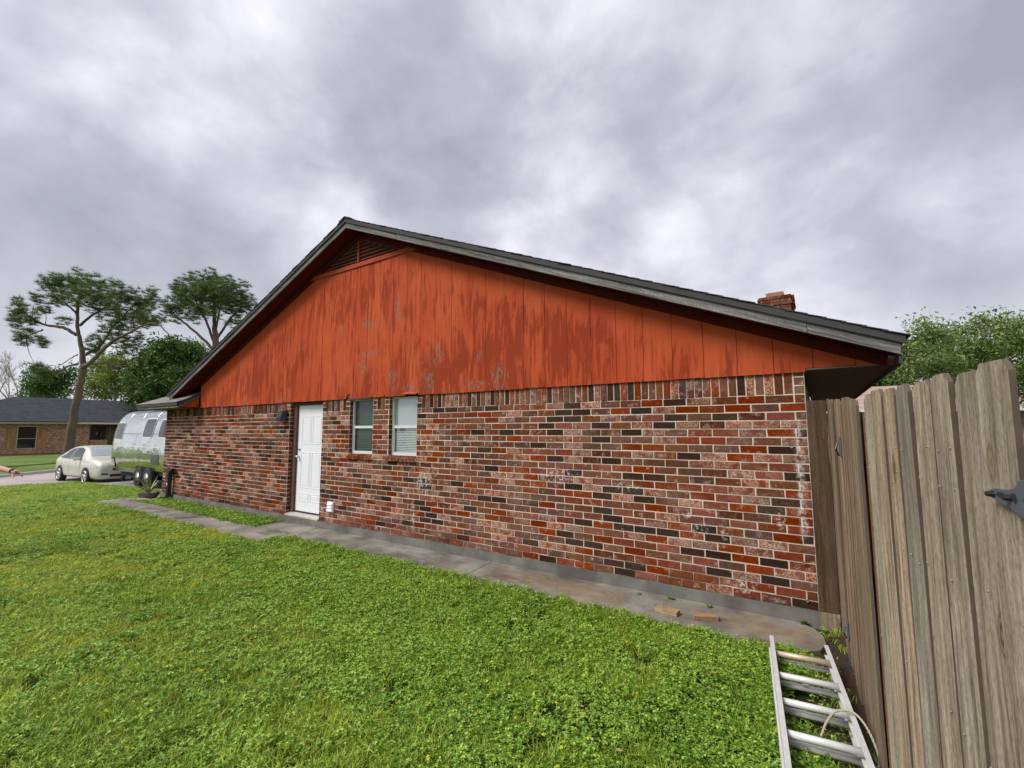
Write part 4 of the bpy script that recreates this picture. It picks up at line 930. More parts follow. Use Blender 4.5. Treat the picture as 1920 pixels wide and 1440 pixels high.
# ------------------------------------------------------------------ travel trailer on the driveway
def alu_mat():
    m, t = new_mat('polished_aluminium'); o = t.obj()
    x, y, z = t.sep(o)[:3]
    n = t.noise(t.mapv(o, (0.8, 0.8, 1.6)), 1.0, 4, 0.55)
    def seam(v, sp, w_):
        fr = t.math('ABSOLUTE', t.math('SUBTRACT', t.math('FRACT', t.math('DIVIDE', v, sp)), 0.5)); return t.rng(fr, 0.5 - w_, 0.5)
    s = t.math('MAXIMUM', seam(x, 1.22, 0.012), seam(t.math('ADD', z, 0.1), 0.62, 0.02))
    col = t.mix(t.rng(n, 0.3, 0.7), (0.66, 0.675, 0.68), (0.86, 0.87, 0.87))
    col = t.mix(t.math('MULTIPLY', s, 0.5), col, (0.4, 0.4, 0.4))
    setb(t, Base_Color=col, Metallic=1.0, Roughness=t.rng(n, 0.3, 0.75, 0.10, 0.22), Normal=t.bump(t.math('SUBTRACT', t.noise(o, 2.6, 3, 0.5), t.math('MULTIPLY', s, 0.3)), 0.42, 0.06)); return m
M_ALUSKIN = alu_mat()
M_TYRE = plain('tyre_rubber', (0.016, 0.016, 0.017), 0.8, var=0.2, bump=0.2); M_RIM = plain('wheel_rim', (0.72, 0.72, 0.72), 0.32, 0.75, var=0.12)
M_DGLASS = plain('tinted_glass', (0.015, 0.02, 0.022), 0.04, spec=0.8)
tq = at(270, 915, 15.0)
tr = empty('travel_trailer', (tq.x - 0.83, tq.y + 1.08, tq.z), RAD(0), label='polished aluminium rounded travel trailer on the driveway behind the house corner', cat='trailer')
TL, TW, ZB, ZH = 6.4, 2.36, 0.18, 2.46
def trailer_shell():
    st = []
    xs_ = np.concatenate([-TL / 2 + 1.35 * (1 - np.cos(np.linspace(0, math.pi / 2, 9)))[:-1], np.linspace(-TL / 2 + 1.35, TL / 2 - 1.35, 7), (TL / 2 - 1.35 * (1 - np.cos(np.linspace(0, math.pi / 2, 9)))[:-1])[::-1]])
    for x in xs_:
        e = max(0.0, (abs(x) - (TL / 2 - 1.35)) / 1.35); k = (1 - min(e, 0.9995) ** 2.4) ** (1 / 2.4)
        k2 = (1 - min(e, 0.9995) ** 2.0) ** (1 / 2.0)
        wd = TW / 2 * (0.20 + 0.80 * k); top = ZH * (0.46 + 0.54 * k2); zb2 = ZB + 0.10 * e ** 3
        sec = []
        for a in np.linspace(0, math.pi, 17):   # arch: flat flanks, round shoulders
            c_, s_ = math.cos(a), math.sin(a)
            y = wd * np.sign(c_) * abs(c_) ** 0.36; z = top * abs(s_) ** 0.66
            sec.append((x, y, zb2 + z))
        st.append(sec)
    v = [p for s_ in st for p in s_]; n = 17; f = []
    for i in range(len(st) - 1):
        for j in range(n - 1): f.append((i * n + j, i * n + j + 1, (i + 1) * n + j + 1, (i + 1) * n + j))
        f.append(((i + 1) * n, (i + 1) * n + n - 1, i * n + n - 1, i * n))
    f.append(tuple(range(n - 1, -1, -1))); e = (len(st) - 1) * n; f.append(tuple(e + j for j in range(n)))
    return v, f
tv, tf = trailer_shell()
tme = smooth_mesh(tv, tf, M_ALUSKIN, 1, 'body'); tb = link('body', tme, tr, True); tbv = bvh_of(tme)
def rrect(c, w_, h_, r_, n=14, slant=0.0):
    lo = []; hi = []
    for i in range(n):
        a = -1 + 2 * i / (n - 1); x = a * w_ / 2; e = max(0, abs(x) - (w_ / 2 - r_)) / r_; dz = r_ * (1 - math.sqrt(max(0, 1 - e * e)))
        lo.append((c[0] + x - slant * h_ / 2, c[1] - h_ / 2 + dz)); hi.append((c[0] + x + slant * h_ / 2, c[1] + h_ / 2 - dz))
    return lo, hi
def tdecal(name, c, w_, h_, r_, mat, off, parent, side=-1):
    lo, hi = rrect(c, w_, h_, r_)
    v, f = decal(tbv, lo, hi, lambda a, b: (a, side * 3.0, b), (0, -side, 0), off, 6)
    return MB().add(v, f).build(name, mat, parent, True, True)
for side in (-1, 1):
    for cx_, cz_, w_, h_ in ((-2.62, 1.72, 0.30, 0.50), (-1.75, 1.86, 0.74, 0.56), (0.92, 1.96, 0.78, 0.58), (2.1, 1.94, 0.60, 0.54)):
        fr_ = tdecal('window_frame', (cx_, cz_), w_ + 0.07, h_ + 0.07, 0.09, M_ALU, 0.010, tr, side)
        tdecal('pane', (cx_, cz_), w_, h_, 0.07, M_DGLASS, 0.016, fr_, side)
    tdecal('small_window', (-2.72, 1.22), 0.20, 0.20, 0.05, M_DGLASS, 0.010, tr, side)
    hf = tdecal('hatch', (-2.0, 0.72), 0.44, 0.42, 0.05, M_DGLASS, 0.008, tr, side); tdecal('hatch_door', (-2.0, 0.72), 0.36, 0.34, 0.04, M_ALUSKIN, 0.014, hf, side)
    tdecal('access_panel', (1.75, 0.95), 0.60, 0.34, 0.03, plain('panel_grey', (0.12, 0.14, 0.16), 0.3, 0.6), 0.008, tr, side)
    tdecal('belt_rail', (0.0, 1.34), 4.4, 0.03, 0.012, M_ALU, 0.012, tr, side)
    tdecal('rub_rail', (0.0, 0.46), 5.2, 0.05, 0.02, M_RIM, 0.012, tr, side)
    tdecal('wheel_arch', (0.83, 0.52), 1.62, 0.30, 0.10, M_INTERIOR, 0.014, tr, side)
    for wx_ in (0.46, 1.20):
        wh = empty('wheel'); wh.parent = tr
        MB().lathe([(0.20, -0.10), (0.30, -0.10), (0.335, -0.07), (0.335, 0.07), (0.30, 0.10), (0.20, 0.10)], (wx_, side * (TW / 2 - 0.10), 0.335), 'y', 28, False).build('tyre', M_TYRE, wh, True, True)
        MB().lathe([(0.205, 0.09 * side), (0.19, 0.075 * side), (0.07, 0.07 * side), (0.05, 0.10 * side), (0.0, 0.10 * side)], (wx_, side * (TW / 2 - 0.10), 0.335), 'y', 24).build('rim', M_RIM, wh, True, True)
        for k in range(7):
            a = k * 2 * math.pi / 7
            MB().obox((wx_ + 0.13 * math.cos(a), side * (TW / 2 - 0.10 + 0.082), 0.335 + 0.13 * math.sin(a)), (0.055 * math.cos(a), 0, 0.055 * math.sin(a)), (-0.022 * math.sin(a), 0, 0.022 * math.cos(a)), (0, 0.008, 0)).build('spoke', M_INTERIOR if k % 1 else M_RIM, wh, local=True)
MB().box(-2.3, 2.3, -0.8, 0.8, 0.24, 0.50).build('chassis', M_INTERIOR, tr, local=True)
MB().tube([(-2.2, -0.6, 0.36), (-3.5, 0.0, 0.36)], 0.05, 8).tube([(-2.2, 0.6, 0.36), (-3.5, 0.0, 0.36)], 0.05, 8).build('tow_frame', M_INTERIOR, tr, local=True)
MB().tube([(-2.5, -0.55, 0.34), (-2.75, -0.6, 0.10), (-2.75, -0.6, 0.0)], 0.06, 8).build('jack', M_INTERIOR, tr, local=True)
MB().box(0.4, 1.2, -0.35, 0.35, ZB + ZH - 0.03, ZB + ZH + 0.10).build('roof_vent', M_WHITE, tr, local=True, bevel=0.04, seg=2)
# lettering-like script mark on the flank: a small dark scroll
scr = MB()
for k, (a, b, c_) in enumerate(((0.50, 1.09, 0.055), (0.60, 1.10, 0.04), (0.69, 1.10, 0.04), (0.78, 1.10, 0.035), (0.87, 1.10, 0.035), (0.96, 1.10, 0.035))):
    lo, hi = rrect((a, b), 0.045, c_, 0.01, 5); v, f = decal(tbv, lo, hi, lambda a_, b_: (a_, -3.0, b_), (0, 1, 0), 0.009, 2); scr.add(v, f)
scr.build('script_mark', plain('mark_grey', (0.16, 0.17, 0.19), 0.5), tr, local=True)

# ------------------------------------------------------------------ sedan
def paint_mat(name, col):
    m, t = new_mat(name); n = t.noise(t.obj(), 3, 3)
    setb(t, Base_Color=t.mix(n, tuple(c * 0.94 for c in col), col), Metallic=0.35, Roughness=0.34)
    t.b.inputs['Coat Weight'].default_value = 0.5; t.b.inputs['Coat Roughness'].default_value = 0.12; return m
M_PAINT = paint_mat('champagne_paint', (0.70, 0.665, 0.57))
fw = at(163, 908.3, 18.25); fw = Vector((fw.x, fw.y, 0)); hd = Vector((0.9976, 0.069, 0)).normalized(); lf = Vector((-hd.y, hd.x, 0))
cc = fw - hd * 1.345 + lf * 0.80
car = empty('parked_car', (cc.x, cc.y, -0.545), math.atan2(hd.y, hd.x), label='champagne beige four-door sedan parked left of the silver trailer', cat='car')
def car_shell():
    # station: x, bottom, belt height, half width at sill, at belt, top height, half width at top
    S = [(-2.30, 0.42, 0.80, 0.62, 0.66, 0.88, 0.60), (-2.24, 0.30, 0.90, 0.76, 0.78, 1.00, 0.68), (-1.95, 0.24, 0.94, 0.84, 0.85, 1.06, 0.70), (-1.62, 0.21, 0.97, 0.87, 0.87, 1.19, 0.68),
         (-1.15, 0.20, 0.97, 0.88, 0.88, 1.42, 0.62), (-0.75, 0.20, 0.97, 0.885, 0.885, 1.49, 0.60), (-0.20, 0.20, 0.96, 0.89, 0.885, 1.51, 0.60), (0.30, 0.20, 0.95, 0.89, 0.885, 1.49, 0.60),
         (0.72, 0.20, 0.95, 0.89, 0.88, 1.37, 0.62), (1.20, 0.20, 0.95, 0.885, 0.875, 1.07, 0.70), (1.42, 0.20, 0.94, 0.88, 0.87, 1.04, 0.70), (1.85, 0.20, 0.91, 0.865, 0.85, 1.00, 0.66), (2.14, 0.20, 0.85, 0.83, 0.81, 0.94, 0.64), (2.28, 0.22, 0.74, 0.74, 0.74, 0.84, 0.60), (2.32, 0.30, 0.64, 0.62, 0.64, 0.74, 0.52)]
    v = []; n = 13
    for x, zb2, zl, ws, wb, zt, wt in S:
        half = [(0, zb2), (ws * 0.86, zb2), (ws, zb2 + 0.07), (ws * 1.01, (zb2 + zl) * 0.5), (wb, zl), (wt + (wb - wt) * 0.06, zl + (zt - zl) * 0.92), (wt * 0.82, zt)]
        sec = [(x, -y, z) for y, z in half[1:]][::1]
        full = [(x, 0, zb2)] + sec + [(x, 0, zt + 0.012)] + [(x, y, z) for y, z in half[:0:-1]]
        v += full; n = len(full)
    f = []
    for i in range(len(S) - 1):
        for j in range(n): f.append((i * n + j, i * n + (j + 1) % n, (i + 1) * n + (j + 1) % n, (i + 1) * n + j))
    f.append(tuple(range(n - 1, -1, -1))); e = (len(S) - 1) * n; f.append(tuple(e + j for j in range(n)))
    return v, f
cv, cf_ = car_shell(); cme = smooth_mesh(cv, cf_, M_PAINT, 2, 'body'); cb = link('body', cme, car, True); cbv = bvh_of(cme)
def strip(name, lo, hi, mat, org, direc, off, parent=car, m=5, up=9):
    def res(pl_):
        P = [Vector((*p, 0)) for p in pl_]; out = []
        for i in range(len(P) - 1):
            for k in range(up): q = P[i].lerp(P[i + 1], k / up); out.append((q.x, q.y))
        return out + [pl_[-1]]
    v, f = decal(cbv, res(lo), res(hi), org, direc, off, m); return MB().add(v, f).build(name, mat, parent, True, True)
M_CGLASS = plain('car_glass', (0.02, 0.026, 0.028), 0.03, spec=0.9)
M_WSHIELD_SKY = plain('windshield_sky_sheen', (0.30, 0.34, 0.36), 0.06, spec=1.0)  # base colour lightened to stand for the sky reflected in the glass
M_LAMPGL = plain('headlamp', (0.55, 0.56, 0.56), 0.12, 0.3, spec=0.8)
for sd in (-1, 1):
    so = lambda a, b, s=sd: (a, s * 2.0, b)
    strip('side_window', [(-0.36, 0.965), (0.05, 0.965), (0.74, 0.955)], [(-0.36, 1.42), (0.05, 1.43), (0.42, 1.35)], M_CGLASS, so, (0, -sd, 0), 0.008)
    strip('side_window', [(-1.22, 0.985), (-0.8, 0.975), (-0.44, 0.968)], [(-1.04, 1.25), (-0.8, 1.37), (-0.44, 1.42)], M_CGLASS, so, (0, -sd, 0), 0.008)
    strip('side_window', [(-1.62, 1.0), (-1.45, 0.995), (-1.28, 0.99)], [(-1.45, 1.04), (-1.30, 1.10), (-1.10, 1.165)], M_CGLASS, so, (0, -sd, 0), 0.008)
    for xs_ in (-0.40, 0.74, -1.22): strip('door_seam', [(xs_, 0.32), (xs_ + 0.01, 0.6), (xs_, 0.93)], [(xs_ + 0.014, 0.32), (xs_ + 0.024, 0.6), (xs_ + 0.014, 0.93)], M_BLACK, so, (0, -sd, 0), 0.003, m=1)
    for xs_ in (-0.62, 0.42): strip('door_handle', [(xs_ - 0.24, 0.815), (xs_ - 0.08, 0.815)], [(xs_ - 0.24, 0.845), (xs_ - 0.08, 0.845)], M_CHROME, so, (0, -sd, 0), 0.02, m=1)
    strip('sill_trim', [(-0.95, 0.24), (0.95, 0.24)], [(-0.95, 0.275), (0.95, 0.275)], M_BLACK, so, (0, -sd, 0), 0.004, m=1)
    strip('headlight', [(1.72, 0.67), (1.9, 0.66), (2.13, 0.655)], [(1.66, 0.80), (1.9, 0.80), (2.15, 0.74)], M_LAMPGL, so, (0, -sd, 0), 0.010)
    strip('side_marker', [(1.80, 0.44), (1.90, 0.44)], [(1.80, 0.475), (1.90, 0.475)], plain('amber', (0.5, 0.09, 0.02), 0.3), so, (0, -sd, 0), 0.008, m=1)
    for wx_ in (-1.345, 1.345):
        lo, hi = rrect((wx_, 0.30), 0.80, 0.76, 0.379, 26); lo = [(a, max(b, 0.205)) for a, b in lo]
        v, f = decal(cbv, lo, hi, so, (0, -sd, 0), 0.004, 6); MB().add(v, f).build('wheel_arch', M_INTERIOR, car, True, True)
        wh = empty('wheel'); wh.parent = car
        MB().lathe([(0.20, -0.10), (0.30, -0.105), (0.325, -0.08), (0.325, 0.08), (0.30, 0.105), (0.215, 0.10)], (wx_, sd * 0.815, 0.325), 'y', 30, False).build('tyre', M_TYRE, wh, True, True)
        MB().lathe([(0.215, 0.085 * sd), (0.20, 0.05 * sd), (0.0, 0.045 * sd)], (wx_, sd * 0.815, 0.325), 'y', 26).build('rim_barrel', M_INTERIOR, wh, True, True)
        for k in range(5):
            a = k * 2 * math.pi / 5 + 0.3
            MB().obox((wx_ + 0.115 * math.cos(a), sd * 0.905, 0.325 + 0.115 * math.sin(a)), (0.105 * math.cos(a), 0, 0.105 * math.sin(a)), (-0.030 * math.sin(a), 0, 0.030 * math.cos(a)), (0, 0.010, 0)).build('spoke', M_RIM, wh, local=True, bevel=0.006)
        MB().lathe([(0.232, 0.08 * sd), (0.225, 0.108 * sd), (0.205, 0.108 * sd), (0.20, 0.07 * sd)], (wx_, sd * 0.815, 0.325), 'y', 30).build('rim', M_RIM, wh, True, True)
        MB().lathe([(0.05, 0.08 * sd), (0.045, 0.106 * sd), (0.0, 0.108 * sd)], (wx_, sd * 0.815, 0.325), 'y', 14).build('hub_cap', M_RIM, wh, True, True)
    mr = MB().obox((0.62, sd * 0.97, 1.0), (0.05, 0.0, 0.0), (0, 0.10, 0), (0, 0, 0.062)).build('mirror', M_PAINT, car, True, True, 0.03, 3)
fo = lambda a, b: (4.0, a, b)
strip('grille', [(-0.36, 0.57), (0, 0.55), (0.36, 0.57)], [(-0.36, 0.655), (0, 0.665), (0.36, 0.655)], M_BLACK, fo, (-1, 0, 0), 0.008)
strip('lower_grille', [(-0.42, 0.32), (0, 0.31), (0.42, 0.32)], [(-0.46, 0.42), (0, 0.43), (0.46, 0.42)], M_BLACK, fo, (-1, 0, 0), 0.008)
strip('number_plate', [(-0.16, 0.48), (0.16, 0.48)], [(-0.16, 0.555), (0.16, 0.555)], M_WHITE, fo, (-1, 0, 0), 0.012, m=1)
for sd in (-1, 1): strip('fog_recess', [(sd * 0.50, 0.40), (sd * 0.70, 0.41)], [(sd * 0.50, 0.46), (sd * 0.70, 0.47)], M_BLACK, fo, (-1, 0, 0), 0.012, m=2)
# windscreen and rear glass, laid on from above
to = lambda a, b: (a, b, 4.0)
strip('windshield', [(1.17, -0.66), (1.20, 0.0), (1.17, 0.66)], [(0.40, -0.50), (0.40, 0.0), (0.40, 0.50)], M_WSHIELD_SKY, to, (0, 0, -1), 0.008, m=8)
strip('rear_window', [(-1.55, -0.56), (-1.60, 0.0), (-1.55, 0.56)], [(-0.86, -0.46), (-0.86, 0.0), (-0.86, 0.46)], M_CGLASS, to, (0, 0, -1), 0.008, m=8)

# ------------------------------------------------------------------ brick house across the street
M_OBRICK = farbrick('tan_brick', ((0.40, 0.18, 0.085), (0.55, 0.31, 0.17), (0.22, 0.085, 0.045), (0.70, 0.48, 0.32)), (0.50, 0.39, 0.29))
def roof_mat(name, a, b, sc=1.0):
    m, t = new_mat(name); p = t.pos(); x, y, z = t.sep(p)[:3]
    br = t.add('ShaderNodeTexBrick', {'Vector': t.vec(t.math('ADD', y, t.math('MULTIPLY', x, 0.35)), t.math('MULTIPLY', z, 2.6), 0.0), 'Color1': c4(a), 'Color2': c4(b), 'Mortar': c4(tuple(c * 0.5 for c in a)), 'Scale': sc, 'Mortar Size': 0.006, 'Brick Width': 0.33, 'Row Height': 0.15}, offset=0.37)
    col = t.mix(t.rng(t.noise(t.mapv(p, (2, 2, 7)), 1.0, 4, 0.7), 0.3, 0.7), br.outputs[0], b)
    setb(t, Base_Color=col, Roughness=0.92); t.b.inputs['Specular IOR Level'].default_value = 0.2; return m
M_OROOF = roof_mat('slate_shingles', (0.026, 0.030, 0.038), (0.062, 0.067, 0.080)); M_CREAM = plain('cream_fascia', (0.66, 0.59, 0.48), 0.6)
M_SHUT = wood_mat('cedar_shutter', (0.36, 0.20, 0.09), (0.46, 0.28, 0.14), (0.54, 0.36, 0.20), knots=False)
oh = empty('brick_house', (-49.6, 5, -0.2), label='low tan brick house with dark slate roof and cedar shutters across the street', cat='house')
OX = -49.5; OZ = -0.18; OE = 2.16
Y0, Y1 = -1.0, 17.0; PY0, PY1 = 7.1, 9.2
ow = MB()
ow.box(OX - 0.2, OX, Y0, 3.03, OZ, OE).box(OX - 0.2, OX, 4.05, PY0, OZ, OE).box(OX - 0.2, OX, 3.03, 4.05, OZ, 0.24).box(OX - 0.2, OX, 3.03, 4.05, 1.90, OE).box(OX - 0.2, OX, PY1, Y1, OZ, OE)
ow.box(OX - 8.4, OX - 0.2, Y0, Y0 + 0.2, OZ, OE).box(OX - 8.4, OX - 0.2, Y1 - 0.2, Y1, OZ, OE).box(OX - 8.6, OX - 8.4, Y0, Y1, OZ, OE).box(OX - 1.6, OX - 1.45, PY0, PY1, OZ, OE)
ow.build('wall', M_OBRICK, oh)
MB().box(OX - 0.25, OX - 0.05, PY0 + 0.05, 8.28, OZ, 0.80).build('porch_wall', M_OBRICK, oh)
MB().box(OX - 1.449, OX - 1.40, 7.55, 8.5, OZ, 1.95).build('front_door', plain('dark_door', (0.05, 0.028, 0.018), 0.5), oh)
MB().lathe([(0.0, 0), (0.20, 0.0), (0.20, 0.01), (0.0, 0.012)], (OX - 1.40, 8.02, 1.25), 'x', 18).build('door_glass', M_DGLASS, oh)
for yy in (8.38, 8.95): MB().box(OX - 0.15, OX - 0.03, yy - 0.06, yy + 0.06, OZ, OE).build('porch_post', plain('porch_post_brown', (0.10, 0.065, 0.05), 0.7), oh)
wn_ = empty('window'); wn_.parent = oh; wn_.matrix_parent_inverse = oh.matrix_basis.inverted()
MB().box(OX - 0.12, OX + 0.015, 3.005, 3.06, 0.215, 1.925).box(OX - 0.12, OX + 0.015, 4.02, 4.075, 0.215, 1.925).box(OX - 0.12, OX + 0.03, 3.06, 4.02, 0.215, 0.27).box(OX - 0.12, OX + 0.01, 3.06, 4.02, 1.87, 1.925).box(OX - 0.10, OX - 0.01, 3.06, 4.02, 0.97, 1.01).build('frame', plain('window_trim_tan', (0.50, 0.43, 0.34), 0.6), wn_)
for za, zb2 in ((0.27, 0.97), (1.01, 1.87)): MB().box(OX - 0.08, OX - 0.06, 3.06, 4.02, za, zb2).build('pane', M_DARKPANE, wn_)
for ya, yb in ((2.50, 2.98), (4.10, 4.56)):
    sh = MB().box(OX + 0.002, OX + 0.03, ya, yb, 0.25, 1.85).build('shutter', M_SHUT, oh)
    for za, zb2 in ((0.30, 0.98), (1.08, 1.80)):
        for k in range(2):
            w2 = (yb - ya - 0.14) / 2; yy = ya + 0.05 + k * (w2 + 0.04)
            MB().box(OX + 0.031, OX + 0.045, yy, yy + w2, za, zb2).build('shutter_panel', M_SHUT, sh)
rx0, rx1, ry0, ry1 = OX + 0.60, OX - 9.2, Y0 - 0.6, Y1 + 0.6; rzE = OE + 0.10; xm = (rx0 + rx1) / 2; run = (rx0 - rx1) / 2; rh = 0.42 * run
ro = MB().add([(rx0, ry0, rzE), (rx0, ry1, rzE), (rx1, ry1, rzE), (rx1, ry0, rzE), (xm, ry0 + run, rzE + rh), (xm, ry1 - run, rzE + rh), (rx0, ry0, rzE - 0.03), (rx0, ry1, rzE - 0.03), (rx1, ry1, rzE - 0.03), (rx1, ry0, rzE - 0.03)],
              [(0, 1, 5, 4), (1, 2, 5), (2, 3, 4, 5), (3, 0, 4), (0, 6, 7, 1), (1, 7, 8, 2), (2, 8, 9, 3), (3, 9, 6, 0), (6, 9, 8, 7)]).build('roof', M_OROOF, oh)
# a shallow hip over the bay on the left
ro2 = MB().add([(rx0 + 0.35, -1.8, rzE + 0.005), (rx0 + 0.35, 6.2, rzE + 0.005), (rx0 - 3.6, 2.2, rzE + 0.05 + 0.42 * 3.95), (rx0 - 3.0, -1.8, rzE + 0.3), (rx0 - 3.0, 6.2, rzE + 0.3)], [(0, 1, 2), (1, 4, 2), (0, 2, 3)]).build('bay_roof', M_OROOF, oh)
MB().box(rx0 + 0.001, rx0 + 0.03, ry0, 6.8, rzE - 0.17, rzE - 0.032).build('fascia', M_CREAM, oh)
MB().box(rx0 + 0.001, rx0 + 0.03, 6.81, ry1, rzE - 0.17, rzE - 0.032).build('fascia', M_CREAM, oh)
MB().box(OX + 0.01, rx0, ry0, ry1, rzE - 0.15, rzE - 0.13).build('soffit', M_EAVE, oh)
bd_ = plain('red_edging_brick', (0.33, 0.075, 0.05), 0.85, var=0.3, scale=12)
eb = MB()
for k in range(22):
    yy = 0.4 + k * 0.26; eb.box(OX + 1.15, OX + 1.37, yy, yy + 0.245, -0.22, -0.09 + rng.normal(0, 0.008))
tag(eb.build('bed_edging', bd_), 'low row of red bricks edging the bed under the shuttered window', 'edging')

# ------------------------------------------------------------------ neighbour behind the gate
nb = empty('neighbour_house', (3.5, 27, -0.15), label='low house with faded brown-red shingle roof behind the gates', cat='house')
MB().box(-4, 9.0, 23.6, 31.4, -0.2, 2.45).build('wall', farbrick('pink_brick', ((0.36, 0.2, 0.16), (0.42, 0.26, 0.2), (0.3, 0.16, 0.12), (0.5, 0.36, 0.3)), (0.5, 0.45, 0.4)), nb)
MB().add([(-4.6, 22.9, 2.48), (9.6, 22.9, 2.48), (9.6, 32, 2.48), (-4.6, 32, 2.48), (-0.05, 27.45, 3.95), (5.05, 27.45, 3.95)], [(0, 1, 5, 4), (1, 2, 5), (2, 3, 4, 5), (3, 0, 4), (0, 3, 2, 1)]).build('roof', roof_mat('faded_shingles', (0.30, 0.20, 0.165), (0.42, 0.31, 0.26)), nb)
MB().box(-4.6, 9.6, 22.86, 22.895, 2.36, 2.49).build('fascia', M_WHITE, nb)

# ------------------------------------------------------------------ person at the left edge, one arm held out
M_SKIN = plain('skin', (0.50, 0.27, 0.19), 0.55, var=0.08, scale=20); M_SHIRT = plain('navy_shirt', (0.04, 0.05, 0.08), 0.85, var=0.2); M_TROUSER = plain('grey_trousers', (0.12, 0.115, 0.11), 0.85, var=0.2)
def skinned(verts, edges, mat, name, sub=2, root=0):
    me = bpy.data.meshes.new(name); me.from_pydata([v[:3] for v in verts], edges, [])
    o = bpy.data.objects.new('tmp', me); COL.objects.link(o)
    o.modifiers.new('k', 'SKIN'); sv = me.skin_vertices[0].data
    for i, v in enumerate(verts): sv[i].radius = (v[3], v[4] if len(v) > 4 else v[3]); sv[i].use_root = (i == root)
    o.modifiers['k'].use_smooth_shade = True
    s = o.modifiers.new('s', 'SUBSURF'); s.levels = s.render_levels = sub
    r = evaluated(o); bpy.data.objects.remove(o); r.name = name; r.materials.clear(); r.materials.append(mat)
    r.polygons.foreach_set('use_smooth', np.ones(len(r.polygons), dtype=bool)); return r
GZ = float(lawn_z(np.array(-10.2), np.array(-4.0)))
tip = at(49, 888, 6.2); wr = at(25, 884, 6.26); el = at(-22, 873, 6.5)
shl = Vector((el.x - 0.06, el.y - 0.20, GZ + 1.43)); ctr = shl + Vector((-0.10, -0.17, 0.0)); ctr.z = GZ
fx = (wr - el).normalized(); up_ = Vector((0, 0, 1)); sx_ = fx.cross(up_).normalized()
bv = []; be_ = []
def bvx(p, r, r2=None, par=None):
    bv.append((p[0], p[1], p[2], r, r2 or r)); i = len(bv) - 1
    if par is not None: be_.append((par, i))
    return i
side_ = Vector((shl.x - ctr.x, shl.y - ctr.y, 0)).normalized(); P_ = lambda s, z, f=0.0: Vector((ctr.x, ctr.y, GZ + z)) + side_ * s + Vector((-side_.y, side_.x, 0)) * f
pel = bvx(P_(0, 0.95), 0.15, 0.12); ch = bvx(P_(0, 1.18), 0.15, 0.11, pel); up2 = bvx(P_(0, 1.38), 0.15, 0.11, ch); nk = bvx(P_(0, 1.52), 0.055, 0.055, up2); hdv = bvx(P_(0, 1.62, 0.01), 0.085, 0.095, nk); hd2 = bvx(P_(0, 1.74, 0.01), 0.075, 0.09, hdv)
for s_ in (-1, 1):
    h_ = bvx(P_(s_ * 0.10, 0.88), 0.09, 0.10, pel); k_ = bvx(P_(s_ * 0.11, 0.48, -0.01), 0.06, 0.06, h_); a_ = bvx(P_(s_ * 0.12, 0.09, 0.02), 0.042, 0.042, k_); bvx(P_(s_ * 0.13, 0.04, -0.14), 0.04, 0.03, a_)
s2 = bvx(P_(-0.19, 1.42), 0.065, 0.065, up2); e2 = bvx(P_(-0.25, 1.14), 0.045, 0.045, s2); w2_ = bvx(P_(-0.24, 0.90, -0.06), 0.03, 0.03, e2); bvx(P_(-0.24, 0.80, -0.08), 0.035, 0.02, w2_)
s1 = bvx(shl, 0.065, 0.065, up2); m1 = bvx(shl.lerp(el, 0.55), 0.052, 0.052, s1); el_i = bvx(el, 0.046, 0.046, m1); fa = bvx(el.lerp(wr, 0.35), 0.046, 0.043, el_i); wr_i = bvx(wr, 0.026, 0.034, fa)
palm = wr + fx * 0.085; pl_i = bvx(palm, 0.018, 0.036, wr_i)
hand_n = (sx_ * 0.55 + up_ * 0.5).normalized()             # spread direction of the fingers
for k, (ln, sp_, dr_) in enumerate(((0.072, 1.0, 0.25), (0.082, 0.36, 0.10), (0.078, -0.30, -0.25), (0.062, -0.95, -0.55))):
    b1 = bvx(palm + hand_n * 0.030 * sp_ + fx * 0.022, 0.0095, 0.0095, pl_i)
    b2 = bvx(palm + hand_n * (0.036 * sp_) + fx * (0.022 + ln * 0.55) + up_ * (0.004 + dr_ * 0.02), 0.0085, 0.0085, b1)
    bvx(palm + hand_n * (0.042 * sp_) + fx * (0.022 + ln) + up_ * (-0.010 + dr_ * 0.035), 0.007, 0.007, b2)
t1 = bvx(wr + fx * 0.035 - up_ * 0.030 + sx_ * 0.02, 0.013, 0.013, wr_i); t2 = bvx(wr + fx * 0.075 - up_ * 0.052 + sx_ * 0.03, 0.010, 0.010, t1); bvx(wr + fx * 0.105 - up_ * 0.060 + sx_ * 0.03, 0.008, 0.008, t2)
person = empty('person', (ctr.x, ctr.y, GZ), label='person at the left edge holding out a bare forearm with a dark wristwatch', cat='person')
link('body', skinned(bv, be_, M_SKIN, 'body'), person)
sh_v = [bv[i] for i in (pel, ch, up2)]; cl_v = []; cl_e = []
def cv2(p, r, r2=None, par=None):
    cl_v.append((p[0], p[1], p[2], r, r2 or r)); i = len(cl_v) - 1
    if par is not None: cl_e.append((par, i))
    return i
q0 = cv2(P_(0, 0.92), 0.17, 0.14); q1_ = cv2(P_(0, 1.18), 0.168, 0.128, q0); q2_ = cv2(P_(0, 1.38), 0.168, 0.128, q1_); q3 = cv2(P_(0, 1.47), 0.09, 0.08, q2_)
a1 = cv2(shl, 0.082, 0.082, q2_); cv2(shl.lerp(el, 0.55), 0.07, 0.07, a1); a2 = cv2(P_(-0.19, 1.42), 0.082, 0.082, q2_); cv2(P_(-0.235, 1.22), 0.068, 0.068, a2)
link('shirt', skinned(cl_v, cl_e, M_SHIRT, 'shirt'), person)
cl_v = []; cl_e = []
q0 = cv2(P_(0, 0.97), 0.16, 0.13)
